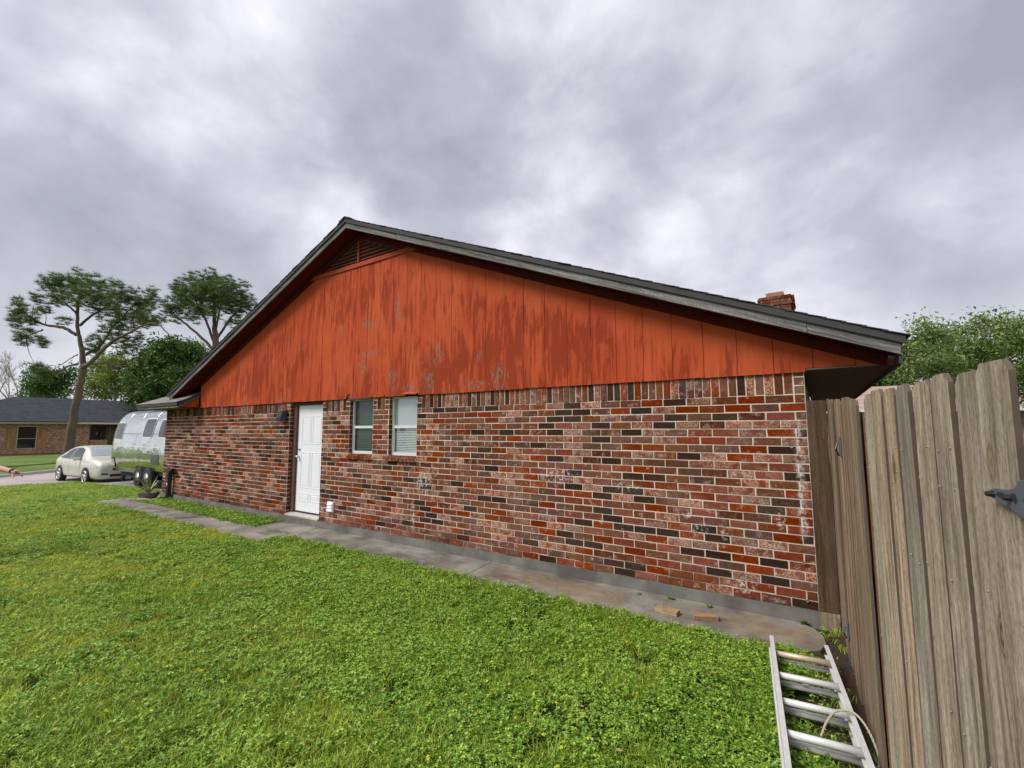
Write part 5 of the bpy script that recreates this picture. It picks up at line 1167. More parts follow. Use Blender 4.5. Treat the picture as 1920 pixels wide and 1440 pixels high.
for s_ in (-1, 1):
    h_ = cv2(P_(s_ * 0.10, 0.86), 0.105, 0.115, q0); k_ = cv2(P_(s_ * 0.11, 0.48, -0.01), 0.078, 0.08, h_); cv2(P_(s_ * 0.12, 0.09, 0.01), 0.065, 0.068, k_)
link('trousers', skinned(cl_v, cl_e, M_TROUSER, 'trousers'), person)
MB().lathe([(0.02, 0.06), (0.07, 0.05), (0.097, 0.0), (0.095, -0.05), (0.07, -0.06)], tuple(P_(0, 1.77, 0.02)), 'z', 16).build('hair', plain('brown_hair', (0.05, 0.03, 0.02), 0.7), person, smooth=True)
wc = wr - fx * 0.012
for o in person.children: o.matrix_parent_inverse = person.matrix_basis.inverted()
wa = MB().tube([wc - fx * 0.013, wc + fx * 0.013], 0.039, 16).build('wristwatch', M_BLACK, label='black wristwatch on the outstretched arm', cat='watch', smooth=False)
fc = wc + (CAM - wc).normalized() * 0.036 + up_ * 0.01
MB().obox(fc, fx * 0.019, sx_ * 0.006, up_ * 0.019).build('watch_case', M_BLACK, wa, bevel=0.004)

# ------------------------------------------------------------------ vegetation
def leaf_mat(name, a, b, c_, trans=0.3, rough=0.5, world_scale=0.5, dry=0.0, vary=True):
    m, t = new_mat(name); p = t.pos()
    r = t.irand()
    n = t.noise(p, world_scale, 4, 0.6)
    mix_ = t.math('ADD', t.math('MULTIPLY', r, 0.55), t.math('MULTIPLY', n, 0.45))
    col = t.ramp(mix_, [(0.22, a), (0.5, b), (0.78, c_)])
    if dry:
        sx_ = t.sep(p)[0]
        col = t.mix(t.math('MULTIPLY', t.rng(t.math('ADD', t.noise(t.mapv(p, (1, 1, 0)), 0.5, 4, 0.6), t.rng(sx_, -2.5, -8.0, -0.06, 0.10)), 0.44, 0.66), 0.68), col, t.mix(r, (0.27, 0.33, 0.025), (0.62, 0.66, 0.08)))
        col = t.mix(t.math('MULTIPLY', t.rng(t.math('ADD', t.noise(p, 0.8, 3), t.math('MULTIPLY', r, 0.12)), 0.60, 0.70), dry), col, (0.30, 0.24, 0.10))
    setb(t, Base_Color=col, Roughness=rough); t.b.inputs['Specular IOR Level'].default_value = 0.35
    tr_ = t.add('ShaderNodeBsdfTranslucent', {'Color': col})
    mx = t.add('ShaderNodeMixShader', {0: trans, 1: t.b.outputs[0], 2: tr_.outputs[0]})
    t.l.new(mx.outputs[0], t.out.inputs[0]); return m
M_GRASS = leaf_mat('grass_blade', (0.088, 0.172, 0.013), (0.25, 0.395, 0.03), (0.58, 0.68, 0.11), 0.34, 0.38, 0.55, 0.10)
M_CLOVER = leaf_mat('clover_leaf', (0.065, 0.168, 0.015), (0.205, 0.38, 0.033), (0.50, 0.65, 0.11), 0.25, 0.42, 0.9)
M_YFLOWER = plain('yellow_petal', (0.80, 0.72, 0.05), 0.6)
M_DRYLEAF = plain('dry_leaf', (0.42, 0.31, 0.19), 0.8, var=0.3)
def grass_clump(seed, n=26, spread=0.055, hmin=0.022, hmax=0.058, wd=0.0040):
    r = np.random.default_rng(seed); v = []; f = []
    for k in range(n):
        a = r.random() * 6.283; d = spread * math.sqrt(r.random()); bx, by = d * math.cos(a), d * math.sin(a)
        h = hmin + (hmax - hmin) * r.random(); la = r.random() * 6.283; lean = h * (0.45 + 1.1 * r.random())
        dx, dy = math.cos(la), math.sin(la); sx, sy = -dy, dx; w_ = wd * (0.7 + 0.6 * r.random())
        o = len(v)
        v += [(bx - sx * w_ / 2, by - sy * w_ / 2, -0.01), (bx + sx * w_ / 2, by + sy * w_ / 2, -0.01)]
        mx_, my, mz = bx + dx * lean * 0.35, by + dy * lean * 0.35, h * 0.62
        v += [(mx_ - sx * w_ / 2, my - sy * w_ / 2, mz), (mx_ + sx * w_ / 2, my + sy * w_ / 2, mz)]
        v += [(bx + dx * lean, by + dy * lean, h * (0.78 + 0.22 * r.random()))]
        f += [(o, o + 1, o + 3, o + 2), (o + 2, o + 3, o + 4)]
    return mesh('grass_clump', v, f, M_GRASS)
def clover_clump(seed, n=16, spread=0.06):
    r = np.random.default_rng(seed); v = []; f = []
    for k in range(n):
        a = r.random() * 6.283; d = spread * math.sqrt(r.random()); c_ = np.array([d * math.cos(a), d * math.sin(a), 0.022 + 0.04 * r.random()])
        nx_, ny_ = r.normal(0, 0.35), r.normal(0, 0.35); nrm = np.array([nx_, ny_, 1.0]); nrm /= np.linalg.norm(nrm)
        u_ = np.cross(nrm, [math.cos(a), math.sin(a), 0.3]); u_ /= np.linalg.norm(u_); w_ = np.cross(nrm, u_); s = 0.0062 + 0.0055 * r.random(); ro_ = r.random() * 6.283
        for q in range(3):
            b_ = ro_ + q * 2.094; e = math.cos(b_) * u_ + math.sin(b_) * w_; g_ = -math.sin(b_) * u_ + math.cos(b_) * w_
            o = len(v); dn = nrm * s * 0.25
            v += [tuple(c_), tuple(c_ + e * s * 0.8 + g_ * s * 0.62), tuple(c_ + e * s * 1.55 + g_ * s * 0.45 - dn), tuple(c_ + e * s * 1.38), tuple(c_ + e * s * 1.55 - g_ * s * 0.45 - dn), tuple(c_ + e * s * 0.8 - g_ * s * 0.62)]
            f += [(o, o + 1, o + 2, o + 3), (o, o + 3, o + 4, o + 5)]
    return mesh('clover_clump', v, f, M_CLOVER)
def flower_mesh(seed):
    r = np.random.default_rng(seed); v = []; f = []
    for k in range(7):
        a = k * 0.898; o = len(v); z = 0.055 + 0.01 * r.random()
        v += [(0, 0, z), (0.008 * math.cos(a - 0.4), 0.008 * math.sin(a - 0.4), z + 0.002), (0.011 * math.cos(a), 0.011 * math.sin(a), z + 0.001), (0.008 * math.cos(a + 0.4), 0.008 * math.sin(a + 0.4), z + 0.002)]
        f += [(o, o + 1, o + 2, o + 3)]
    return mesh('flower', v, f, M_YFLOWER)
def dry_mesh(seed):
    r = np.random.default_rng(seed); v = [(-0.03, 0, 0.04), (0, -0.014, 0.05), (0.035, 0, 0.045), (0, 0.014, 0.043)]
    return mesh('dry_leaf', v, [(0, 1, 2, 3)], M_DRYLEAF)
def scatter(name, meshes, pts, rot, scl, idx, **kw):
    """one object: the given points, each with an instance of one of the clumps"""
    cl_ = bpy.data.collections.new(name + '_kinds')
    for i, me_ in enumerate(meshes):
        o = bpy.data.objects.new('%s_kind_%02d' % (name, i), me_); cl_.objects.link(o)
    me_ = bpy.data.meshes.new(name); me_.from_pydata([tuple(p) for p in pts], [], [])
    a = me_.attributes.new('rot', 'FLOAT_VECTOR', 'POINT'); a.data.foreach_set('vector', np.asarray(rot, dtype=np.float32).ravel())
    a = me_.attributes.new('scl', 'FLOAT_VECTOR', 'POINT'); a.data.foreach_set('vector', np.asarray(scl, dtype=np.float32).ravel())
    a = me_.attributes.new('idx', 'INT', 'POINT'); a.data.foreach_set('value', np.asarray(idx, dtype=np.int32))
    o = bpy.data.objects.new(name, me_); COL.objects.link(o)
    ng = bpy.data.node_groups.new(name, 'GeometryNodeTree')
    ng.interface.new_socket('Geometry', in_out='INPUT', socket_type='NodeSocketGeometry'); ng.interface.new_socket('Geometry', in_out='OUTPUT', socket_type='NodeSocketGeometry')
    N = ng.nodes; gi = N.new('NodeGroupInput'); go = N.new('NodeGroupOutput'); ip = N.new('GeometryNodeInstanceOnPoints'); ci = N.new('GeometryNodeCollectionInfo')
    ci.inputs['Collection'].default_value = cl_; ci.inputs['Separate Children'].default_value = True; ci.inputs['Reset Children'].default_value = True
    ip.inputs['Pick Instance'].default_value = True
    def na(nm, ty): q = N.new('GeometryNodeInputNamedAttribute'); q.data_type = ty; q.inputs['Name'].default_value = nm; return q.outputs['Attribute']
    Lk = ng.links; Lk.new(gi.outputs[0], ip.inputs['Points']); Lk.new(ci.outputs[0], ip.inputs['Instance']); Lk.new(na('idx', 'INT'), ip.inputs['Instance Index'])
    e2r = N.new('FunctionNodeEulerToRotation'); Lk.new(na('rot', 'FLOAT_VECTOR'), e2r.inputs[0]); Lk.new(e2r.outputs[0], ip.inputs['Rotation']); Lk.new(na('scl', 'FLOAT_VECTOR'), ip.inputs['Scale']); Lk.new(ip.outputs[0], go.inputs[0])
    md = o.modifiers.new('scatter', 'NODES'); md.node_group = ng
    return tag(o, **kw)
def vnoise(x, y, s, seed=0):
    """cheap smooth value noise for the patches of the lawn"""
    r = np.random.default_rng(seed); T = r.random((64, 64)); u_ = x * s + 100.3; v_ = y * s + 50.7
    i = np.floor(u_).astype(int); j = np.floor(v_).astype(int); a = u_ - i; b = v_ - j; a = a * a * (3 - 2 * a); b = b * b * (3 - 2 * b)
    g_ = lambda p, q: T[p % 64, q % 64]
    return (g_(i, j) * (1 - a) + g_(i + 1, j) * a) * (1 - b) + (g_(i, j + 1) * (1 - a) + g_(i + 1, j + 1) * a) * b
def lawn_points(dens_fn, n_try, x0=-25.55, x1=0.35, y0=-5.6, y1=0.84):
    x = rng.uniform(x0, x1, n_try); y = rng.uniform(y0, y1, n_try)
    d = np.stack([x - CAM.x, y - CAM.y, lawn_z(x, y) - CAM.z], -1); z = d @ np.array(CF); px = 960 + FPX * (d @ np.array(CR)) / np.maximum(z, 0.01)
    py = 720 - FPX * (d @ np.array(CU)) / np.maximum(z, 0.01)
    ok = (z > 1.2) & (px > -260) & (px < 1760) & (py < 1700)
    dist = np.linalg.norm(d, axis=1)
    ok &= rng.random(n_try) < dens_fn(x, y, dist)
    edge = rng.normal(0.0, 0.018, n_try)
    ok &= ~(on_walk(x, y - 0.0, 0.0) & ~(on_walk(x, y, 0.0) & ~on_walk(x + edge * 0, y + np.abs(edge), 0.0)))
    ok &= ~((y > -0.035) & (x > -14.36)) & ~((y > -0.05) & (x > -14.4)) & ~((x < -14.8) & (y > 0.84))
    ok &= ~((x > -14.42) & (x < -13.6) & (y > -0.5) & (np.abs(x + 13.98) < 0.2) & (np.abs(y + 0.4) < 0.2))
    fence_x = np.where(y > -2.2, 0.16 - 0.045 * y, 0.25)
    ok &= x < fence_x
    dirt = (x > -0.14 + 0.10 * np.sin(y * 5) + 0.12 * (y < -1.7)) & (y > -2.6)
    ok &= ~(dirt & (rng.random(n_try) < 0.88))
    return x[ok], y[ok], dist[ok]
def near(d, a, b): return np.clip((b - d) / (b - a), 0, 1)
def finish(x, y, dist, zoff=0.0, smin=0.75, smax=1.2, far_grow=0.05, tall=1.0):
    n = len(x); s = rng.uniform(smin, smax, n) * (1 + far_grow * np.clip(dist - 4, 0, 16))
    sz = s ** 0.5 * rng.uniform(0.8, 1.2, n) * tall
    p = np.stack([x, y, lawn_z(x, y) + zoff], -1)
    rot = np.stack([rng.normal(0, 0.12, n), rng.normal(0, 0.12, n), rng.uniform(0, 6.283, n)], -1)
    return p, rot, np.stack([s, s, sz], -1)
def clover_w(x, y):
    band = np.clip(1.0 - np.abs(y + 1.9 + 0.10 * (x + 3)) / 1.6, 0, 1) * (x > -7.5) * (x < 0.2)
    pat = np.clip((vnoise(x, y, 0.75, 3) * 0.6 + vnoise(x, y, 2.2, 4) * 0.4 - 0.42) * 5, 0, 1)
    bed = (y > -0.62) & (x > -14.4) & (x < -8.45)
    return np.clip(np.maximum(np.maximum(band * 0.6 * np.clip(2.4 * vnoise(x, y, 1.7, 21) - 0.25, 0.15, 1), pat * 0.5), np.maximum(bed * 1.0, 0.10 + 0.06 * (x > -5))), 0, 1)
AREA = 25.9 * 6.44; NTRY = int(AREA * 760)
x, y, dd_ = lawn_points(lambda x, y, d: (0.25 + 0.75 * near(d, 4, 13)) * (1 - 0.72 * clover_w(x, y)) * np.clip(2.4 * vnoise(x, y, 3.1, 9) - 0.05 - 0.25 * (x > -2.6), 0.06, 1), NTRY)
P, Rr, Ss = finish(x, y, dd_, far_grow=0.055)
scatter('grass', [grass_clump(i, 24 + i) for i in range(5)] + [grass_clump(20 + i, 14, 0.05, 0.045, 0.085, 0.0050) for i in range(2)], P, Rr, Ss, rng.choice(7, len(P), p=[.185, .185, .185, .185, .18, .04, .04]), label='short green lawn grass in front of the brick house', cat='grass', kind='stuff')
x, y, dd_ = lawn_points(lambda x, y, d: (0.22 + 0.78 * near(d, 4, 12)) * clover_w(x, y), NTRY)
P, Rr, Ss = finish(x, y, dd_, far_grow=0.05)
scatter('clover', [clover_clump(i, 15 + i) for i in range(5)], P, Rr, Ss, rng.integers(0, 5, len(P)), label='leafy green clover patches spreading through the lawn', cat='clover', kind='stuff')
x, y, dd_ = lawn_points(lambda x, y, d: 0.035 * np.clip((vnoise(x, y, 0.9, 12) - 0.38) * 4, 0, 1), NTRY)
P, Rr, Ss = finish(x, y, dd_, 0.0, 0.7, 1.1, 0.02)
scatter('wildflowers', [flower_mesh(i) for i in range(3)], P, Rr, Ss, rng.integers(0, 3, len(P)), label='tiny yellow wildflowers dotted over the lawn', cat='wildflowers', kind='stuff')
x, y, dd_ = lawn_points(lambda x, y, d: 0.0022 * near(d, 3, 9), NTRY)
P, Rr, Ss = finish(x, y, dd_, 0.0, 0.5, 1.1, 0.0)
scatter('fallen_leaves', [dry_mesh(i) for i in range(2)], P, Rr, Ss, rng.integers(0, 2, len(P)), label='dry tan leaves scattered in the grass', cat='leaves', kind='stuff')
# debris on the bare soil by the gate
n = 900; yy = rng.uniform(-2.6, -0.1, n); xx = rng.uniform(-0.1, 0.25, n); P = np.stack([xx, yy, lawn_z(xx, yy) - 0.03], -1)
P = P[~on_walk(xx, yy)]; n = len(P)
scatter('leaf_litter', [dry_mesh(5), grass_clump(60, 6, 0.05, 0.02, 0.04, 0.003)], P, np.stack([rng.normal(0, .5, n), rng.normal(0, .5, n), rng.uniform(0, 6.28, n)], -1), np.repeat(rng.uniform(0.25, 0.7, (n, 1)), 3, 1), rng.choice(2, n, p=[.35, .65]), label='leaf litter on the bare soil along the gates', cat='leaf litter', kind='stuff')
# small weeds in the joint between walk and wall
M_WEED = leaf_mat('weed_leaf', (0.05, 0.13, 0.02), (0.09, 0.20, 0.03), (0.14, 0.27, 0.05), 0.2)
WLAB = ['tiny green weed in the wall joint, farthest from the gates', 'small weed with a brown leaf at the wall foot, behind the nailed offcut', 'small bright weed at the wall foot, behind the offcut without nails', 'low weed in the joint where the walk ends at the dark fence board']
for (px_, py_), lb, sc_ in zip(((1198, 1113), (1258, 1122), (1331, 1137), (1507, 1168)), WLAB, (0.7, 0.9, 0.9, 1.1)):
    q = onZ(px_, py_, -0.11); wd_ = empty('weed', (q.x, min(q.y, -0.035), -0.125), label=lb, cat='weed', group='weeds along the wall foot')
    for k in range(9):
        a = k * 2.4; ln = (0.035 + 0.03 * rng.random()) * sc_; tl = 0.5 + 0.7 * rng.random(); e = Vector((math.cos(a) * math.sin(tl), math.sin(a) * math.sin(tl) - 0.1, math.cos(tl)))
        s_ = e.cross(Vector((0, 0, 1))).normalized() * ln * 0.28; b_ = Vector((0, 0, 0.0))
        v = [b_, b_ + e * ln * 0.6 + s_, b_ + e * ln, b_ + e * ln * 0.6 - s_]
        MB().add(v, [(0, 1, 2, 3)]).build('leaf', M_WEED, wd_, local=True)

# trees ---------------------------------------------------------------
M_BARK = plain('pine_bark', (0.135, 0.098, 0.075), 0.95, var=0.45, scale=5, bump=1.0, bscale=14); M_BARKG = plain('grey_bark', (0.20, 0.18, 0.16), 0.95, var=0.3, scale=6)
def hit(pts, q):
    return min(pts, key=lambda p: (p - q).length)
def tree(name, label, mat_b, mat_l, trunk, limbs, clusters, leaf_fn, group, twig=0.5, twig_r=0.02, cat='tree', nside=8):
    """trunk and limbs: lists of ((x,y,z), radius); clusters: (centre, radii, count)"""
    t_ = empty(name, tuple(trunk[0][0]), label=label, cat=cat, group=group)
    tb_ = MB(); pts = []
    for br in [trunk] + limbs:
        c_ = bez([p for p, r in br], 6); rr = np.interp(np.linspace(0, len(br) - 1, len(c_)), range(len(br)), [r for p, r in br])
        c_ = [p + Vector(rng.normal(0, 0.02, 3)) * (1 if 0 < i else 0) for i, p in enumerate(c_)]
        tb_.tube(c_, list(rr), nside); pts += c_[2:]
    lv = []; lf_ = []
    for cen, rad, cnt in clusters:
        cen = Vector(cen); pc = hit(pts, cen); mid = pc.lerp(cen, 0.6) + Vector(rng.normal(0, 0.15, 3))
        if twig: tb_.tube(bez([pc, mid, cen], 4), [twig_r * 2.2, twig_r * 1.8, twig_r * 1.6, twig_r * 1.4, twig_r * 1.2, twig_r, twig_r * 0.9, twig_r * 0.8, twig_r * 0.6][:9], 5)
        U = rng.normal(0, 1, (cnt, 3)); U /= np.linalg.norm(U, axis=1)[:, None]; U *= rng.random((cnt, 1)) ** (1 / 2.2)
        Q = np.array(cen) + U * np.array(rad)
        if twig:
            for q in Q[:int(cnt * twig)]: tb_.tube([cen.lerp(Vector(q), 0.1), cen.lerp(Vector(q), 0.55) + Vector((0, 0, -0.05)), Vector(q)], [twig_r * 0.6, twig_r * 0.45, twig_r * 0.25], 3, False)
        leaf_fn(Q, lv, lf_)
    tb_.build('trunk', mat_b, t_, smooth=True)
    if lv:
        V_ = np.concatenate(lv); k = lf_[0]; nf = len(V_) // k
        me_ = bpy.data.meshes.new('crown'); me_.vertices.add(len(V_)); me_.vertices.foreach_set('co', V_.astype(np.float32).ravel())
        me_.loops.add(len(V_)); me_.loops.foreach_set('vertex_index', np.arange(len(V_), dtype=np.int32)); me_.polygons.add(nf)
        me_.polygons.foreach_set('loop_start', np.arange(0, len(V_), k, dtype=np.int32)); me_.polygons.foreach_set('loop_total', np.full(nf, k, dtype=np.int32))
        me_.materials.append(mat_l); me_.update(calc_edges=True); me_.validate()
        o = link('crown', me_, t_)
    return t_
def needles(n, ln, wd, droop=0.0):
    def fn(Q, lv, lf_):
        c_ = len(Q); D = rng.normal(0, 1, (c_, n, 3)); D[:, :, 2] = np.abs(D[:, :, 2]) * 0.8 - 0.15 - droop; D /= np.linalg.norm(D, axis=2)[:, :, None]
        S = np.cross(D, rng.normal(0, 1, (c_, n, 3))); S /= np.linalg.norm(S, axis=2)[:, :, None]; ln_ = ln * rng.uniform(0.6, 1.2, (c_, n, 1))
        B = Q[:, None, :] + D * ln_ * 0.08
        lv.append(np.stack([B - S * wd, B + S * wd, B + D * ln_], 2).reshape(-1, 3)); lf_.append(3)
    return fn
def leaves(n, clump, size, flat=0.5):
    def fn(Q, lv, lf_):
        c_ = len(Q); O = rng.normal(0, clump, (c_, n, 3)); P_ = Q[:, None, :] + O
        N_ = rng.normal(0, 1, (c_, n, 3)); N_[:, :, 2] += flat * 2; N_ /= np.linalg.norm(N_, axis=2)[:, :, None]
        A = np.cross(N_, rng.normal(0, 1, (c_, n, 3))); A /= np.linalg.norm(A, axis=2)[:, :, None]; B = np.cross(N_, A); s = size * rng.uniform(0.6, 1.25, (c_, n, 1))
        lv.append(np.stack([P_ - A * s, P_ + B * s * 0.45 - A * s * 0.1, P_ + A * s, P_ - B * s * 0.45 - A * s * 0.1], 2).reshape(-1, 3)); lf_.append(4)
    return fn
M_PINE = leaf_mat('pine_needles', (0.055, 0.100, 0.022), (0.110, 0.178, 0.040), (0.205, 0.27, 0.068), 0.32, 0.55, 0.5)
M_OAKD = leaf_mat('dark_leaves', (0.040, 0.090, 0.018), (0.085, 0.165, 0.033), (0.16, 0.25, 0.06), 0.2, 0.5, 0.4)
M_YELG = leaf_mat('spring_leaves', (0.12, 0.17, 0.03), (0.21, 0.27, 0.05), (0.33, 0.38, 0.09), 0.3, 0.5, 0.4)
M_LITE = leaf_mat('light_leaves', (0.085, 0.14, 0.028), (0.17, 0.25, 0.055), (0.32, 0.41, 0.115), 0.35, 0.45, 0.8)
def A(px, py, d, r=None):
    q = at(px, py, d); return (tuple(q), r) if r is not None else tuple(q)
D1 = 34.5
def cl(px, py, rx, ry, d, cnt, rd=None):
    s = d / FPX * GROW; return (A(px, py, d), (rx * s * (0.78 if GROW > 1 else 1), (rd or rx) * s * (0.78 if GROW > 1 else 1), ry * s * (1.75 if GROW > 1 else 1)), int(cnt * GROW * (1.5 if GROW > 1 else 1)))
GROW = 1.15
base = at(128, 850, D1)
tree('pine_tree', 'tall leaning pine with a broad flat crown in front of the slate-roofed house', M_BARK, M_PINE,
     [((base.x, base.y, base.z - 0.3), 0.42), A(129, 838, D1, 0.32), A(139, 775, D1, 0.25), A(151, 715, D1, 0.225), A(156, 688, D1, 0.22), A(153, 655, D1, 0.16), A(146, 620, D1, 0.12), A(146, 575, D1, 0.10), A(150, 545, D1, 0.06)],
     [[A(155, 690, D1, 0.17), A(172, 678, D1 - 0.5, 0.15), A(205, 645, D1 - 1, 0.12), A(245, 622, D1 - 1.5, 0.08), A(290, 605, D1 - 1.5, 0.05), A(322, 635, D1 - 1.5, 0.03)],
      [A(143, 628, D1, 0.12), A(118, 614, D1, 0.11), A(80, 608, D1 + 0.5, 0.08), A(45, 588, D1 + 0.5, 0.04)], [A(80, 618, D1, 0.06), A(50, 630, D1, 0.03)],
      [A(150, 610, D1, 0.10), A(175, 590, D1 + 1, 0.08), A(215, 565, D1 + 1.5, 0.04)], [A(146, 590, D1, 0.08), A(125, 570, D1 - 1, 0.06), A(95, 545, D1 - 1, 0.03)],
      [A(160, 665, D1, 0.12), A(185, 650, D1, 0.09), A(215, 610, D1, 0.07), A(250, 575, D1, 0.03)], [A(147, 682, D1, 0.08), A(125, 688, D1 - 0.6, 0.06), A(105, 705, D1 - 0.8, 0.04)], [A(170, 682, D1, 0.06), A(215, 684, D1, 0.05), A(255, 708, D1, 0.03)], [A(146, 665, D1, 0.05), A(124, 677, D1, 0.02)]],
     [cl(100, 535, 26, 13, D1, 60), cl(140, 530, 32, 14, D1 + 1, 80), cl(185, 545, 32, 16, D1, 80), cl(225, 558, 30, 16, D1 - 1, 75), cl(260, 572, 22, 16, D1, 55), cl(285, 562, 14, 14, D1, 28),
      cl(150, 560, 36, 13, D1 - 1, 60), cl(110, 562, 22, 10, D1, 30), cl(200, 580, 32, 14, D1 + 1, 60), cl(240, 600, 28, 14, D1, 55), cl(275, 598, 24, 12, D1 - 1, 40), cl(70, 562, 14, 8, D1, 16), cl(82, 583, 16, 7, D1, 16),
      cl(35, 575, 16, 9, D1, 30), cl(28, 600, 14, 9, D1, 26), cl(55, 600, 18, 7, D1, 26), cl(48, 632, 22, 9, D1, 34), cl(75, 642, 16, 6, D1, 18), cl(178, 648, 20, 12, D1, 36), cl(210, 625, 24, 12, D1 - 1, 40), cl(250, 640, 26, 10, D1, 30), cl(235, 655, 22, 7, D1, 18), cl(302, 600, 8, 8, D1, 8), cl(85, 705, 16, 10, D1 + 1, 22), cl(70, 690, 12, 8, D1 + 1, 14), cl(120, 600, 14, 6, D1, 10)],
     needles(34, 0.34, 0.0125), 'pines across the street', 0.35, 0.016)
D2 = 45.0
tree('pine_tree', 'second pine with a rounded crown rising behind the left roof slope', M_BARK, M_PINE,
     [A(418, 840, D2, 0.5), A(412, 740, D2, 0.42), A(405, 650, D2, 0.32), A(402, 600, D2, 0.18), A(402, 545, D2, 0.06)],
     [[A(408, 665, D2, 0.16), A(380, 635, D2, 0.13), A(345, 605, D2, 0.09), A(315, 585, D2, 0.04)], [A(405, 650, D2, 0.14), A(385, 600, D2, 0.10), A(365, 560, D2, 0.05)], [A(404, 640, D2, 0.14), A(430, 600, D2 + 1, 0.10), A(452, 575, D2 + 1, 0.05)],
      [A(404, 620, D2, 0.10), A(415, 570, D2 - 1, 0.07), A(425, 540, D2 - 1, 0.04)], [A(400, 660, D2, 0.08), A(370, 645, D2, 0.05), A(335, 628, D2, 0.03)], [A(408, 670, D2, 0.10), A(395, 690, D2, 0.04)]],
     [cl(335, 545, 18, 12, D2, 45), cl(365, 535, 24, 14, D2, 60), cl(395, 528, 26, 13, D2 + 1, 70), cl(425, 540, 24, 13, D2, 60), cl(452, 552, 22, 14, D2, 55), cl(468, 572, 14, 12, D2, 30), cl(315, 575, 18, 12, D2, 40), cl(345, 572, 24, 14, D2 + 1, 55), cl(380, 562, 26, 14, D2 - 1, 60), cl(418, 565, 26, 14, D2, 60), cl(445, 582, 22, 12, D2, 40), cl(375, 580, 24, 12, D2 - 1, 40), cl(400, 582, 22, 12, D2 - 1.5, 36), cl(350, 556, 22, 12, D2 - 1, 40), cl(430, 570, 22, 12, D2 - 1, 40), cl(408, 548, 24, 12, D2 - 1.5, 44), cl(382, 545, 24, 12, D2 - 1.5, 44), cl(330, 592, 18, 9, D2, 20), cl(440, 605, 18, 9, D2, 20), cl(365, 598, 20, 7, D2, 14)],
     needles(34, 0.38, 0.0155), 'pines across the street', 0.4, 0.02)
GROW = 1.0
def bushy(name, label, mat, cen, d, clusters, leaf, size_, trunk_r, barkm=M_BARKG, group='trees across the street', twig=0.1, cl_scale=1.0):
    bx, by = cen
    gz = -0.2
    b_ = at(bx, by, d); b_.z = gz
    t_ = [((b_.x, b_.y, gz - 0.2), trunk_r), (tuple(Vector(A(bx, (by * 0.5 + 806 * 0.5), d))), trunk_r * 0.8), (A(bx, by, d), trunk_r * 0.45)]
    lim = []
    for cx_, cy_, rx, ry, n in clusters:
        m_ = at(bx, by + (806 - by) * 0.35, d); e_ = Vector(A(cx_, cy_, d)); lim.append([(tuple(m_), trunk_r * 0.4), (tuple(m_.lerp(e_, 0.55) + Vector((0, 0, 0.2))), trunk_r * 0.22), (tuple(e_), trunk_r * 0.08)])
    return tree(name, label, barkm, mat, t_, lim, [cl(cx_, cy_, rx, ry, d + rng.normal(0, 1.0), n) for cx_, cy_, rx, ry, n in clusters], leaf, group, twig, 0.015, nside=6)
bushy('evergreen_tree', 'dense dark green tree below the second pine, beside the left roof slope', M_OAKD, (330, 690), 42,
      [(330, 655, 42, 16, 130), (295, 672, 34, 16, 110), (360, 668, 30, 20, 110), (272, 698, 28, 18, 90), (320, 690, 44, 22, 150), (262, 725, 24, 16, 70), (300, 722, 38, 22, 120), (350, 705, 34, 22, 110), (270, 748, 28, 12, 70), (312, 750, 30, 12, 70)], leaves(26, 0.32, 0.17), 1, 0.3)
bushy('leafy_tree', 'yellow-green spring tree behind the slate roof, right of the leaning pine', M_YELG, (215, 710), 58,
      [(215, 676, 26, 10, 50), (190, 690, 22, 10, 45), (240, 688, 22, 10, 45), (205, 708, 30, 12, 60), (245, 712, 20, 12, 40), (180, 720, 20, 12, 40), (225, 730, 30, 12, 50), (255, 735, 16, 10, 25), (195, 742, 30, 8, 40)], leaves(20, 0.45, 0.19), 1, 0.25, twig=0.4)
bushy('evergreen_tree', 'small dark tree just above the slate roof, left of the leaning trunk', M_OAKD, (95, 720), 56,
      [(82, 703, 20, 10, 45), (66, 722, 20, 11, 45), (100, 724, 20, 13, 45), (88, 740, 28, 9, 45), (125, 706, 14, 14, 30), (60, 742, 16, 8, 25)], leaves(22, 0.42, 0.2), 1, 0.2)
bushy('leafy_tree', 'thin grey-green tree right behind the leaning trunk', leaf_mat('sage_leaves', (0.07, 0.10, 0.04), (0.13, 0.16, 0.07), (0.20, 0.23, 0.11), 0.25), (150, 720), 62,
      [(140, 705, 24, 14, 34), (165, 700, 20, 14, 30), (130, 730, 22, 14, 34), (165, 735, 24, 12, 34), (190, 715, 14, 14, 20)], leaves(12, 0.5, 0.17), 1, 0.2, twig=0.9)
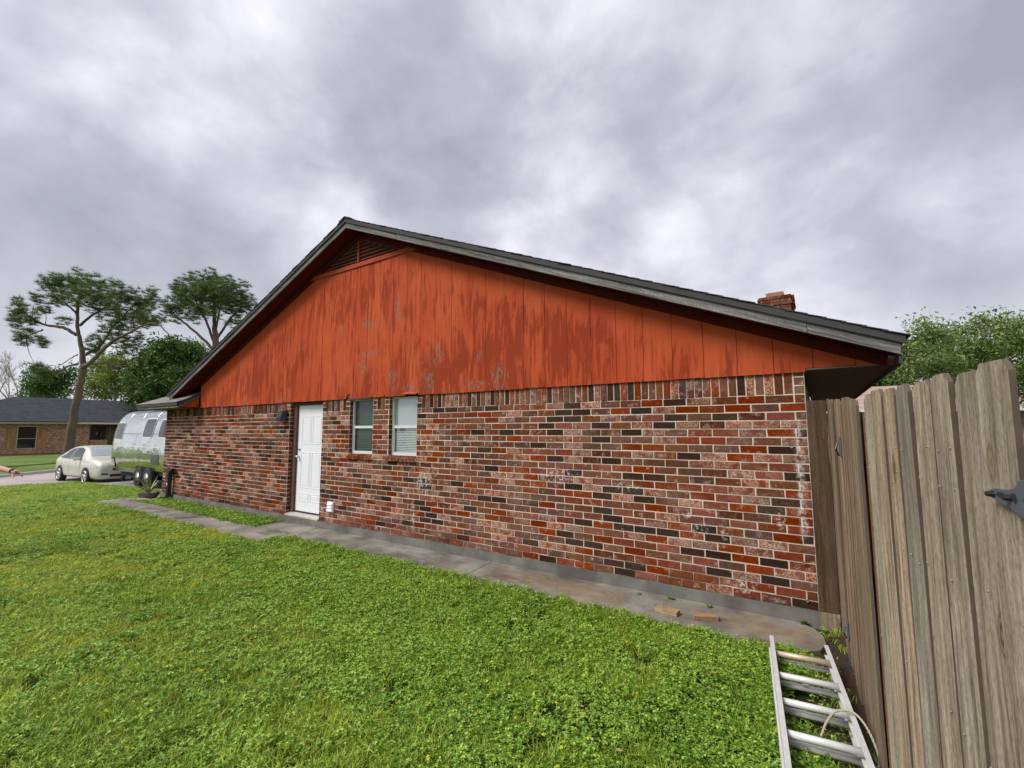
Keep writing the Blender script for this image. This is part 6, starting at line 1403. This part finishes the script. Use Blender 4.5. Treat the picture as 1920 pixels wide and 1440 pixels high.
# bare tree at the far left: limbs only
M_BARE = plain('pale_bark', (0.36, 0.33, 0.31), 0.9, var=0.2)
def bare(px, py0, d, spread, label):
    t_ = empty('bare_tree', A(px, py0 + 60, d), label=label, cat='tree', group='trees across the street'); b_ = MB()
    def grow(p, dr, ln, r, k):
        q = p + dr * ln; b_.tube([p, p.lerp(q, 0.5) + Vector(rng.normal(0, ln * 0.05, 3)), q], [r, r * 0.85, r * 0.65], 5, False)
        if k == 0: return
        for _ in range(3 if k > 2 else 4):
            nd = (dr + Vector(rng.normal(0, 0.42, 3)) + Vector((0, 0, 0.08))).normalized(); grow(q, nd, ln * rng.uniform(0.62, 0.85), r * 0.58, k - 1)
    p0 = at(px, py0, d); p0.z = -0.2
    grow(p0, Vector((0, 0, 1)), 3.3, 0.24, 5)
    b_.build('trunk', M_BARE, t_)
bare(35, 735, 58, 40, 'leafless grey tree above the slate roof at the left edge')
bare(-15, 735, 60, 40, 'leafless tree cut by the left picture edge, beside the other bare tree')
# trees behind the gates
DR = 17.0
bushy('leafy_tree', 'big light green tree with an airy crown behind the near gate', M_LITE, (1830, 690), DR,
      [(1850, 600, 30, 9, 26), (1800, 625, 34, 11, 60), (1740, 628, 34, 12, 60), (1870, 622, 36, 12, 55), (1910, 608, 30, 10, 30), (1700, 650, 30, 14, 60), (1760, 655, 44, 17, 110), (1830, 655, 46, 18, 120), (1900, 650, 46, 18, 110), (1690, 685, 38, 18, 100), (1750, 690, 44, 18, 120), (1815, 695, 46, 18, 130), (1890, 695, 50, 22, 150), (1960, 640, 50, 24, 150), (1960, 700, 50, 24, 150), (1870, 740, 60, 20, 120), (1780, 725, 50, 16, 100), (2030, 660, 50, 30, 120), (1735, 605, 26, 6, 12), (1662, 668, 16, 10, 16)],
      leaves(16, 0.18, 0.066, 0.3), 1, 0.15, M_BARK, 'trees behind the gates', 0.5)
bushy('evergreen_tree', 'darker bushy tree between the eave and the near gate', M_OAKD, (1640, 715), 38,
      [(1600, 715, 34, 14, 80), (1640, 700, 34, 16, 90), (1670, 690, 30, 16, 80), (1575, 735, 34, 10, 60), (1625, 732, 40, 14, 90), (1680, 722, 40, 18, 90)], leaves(22, 0.36, 0.15), 1, 0.2, M_BARKG, 'trees behind the gates')
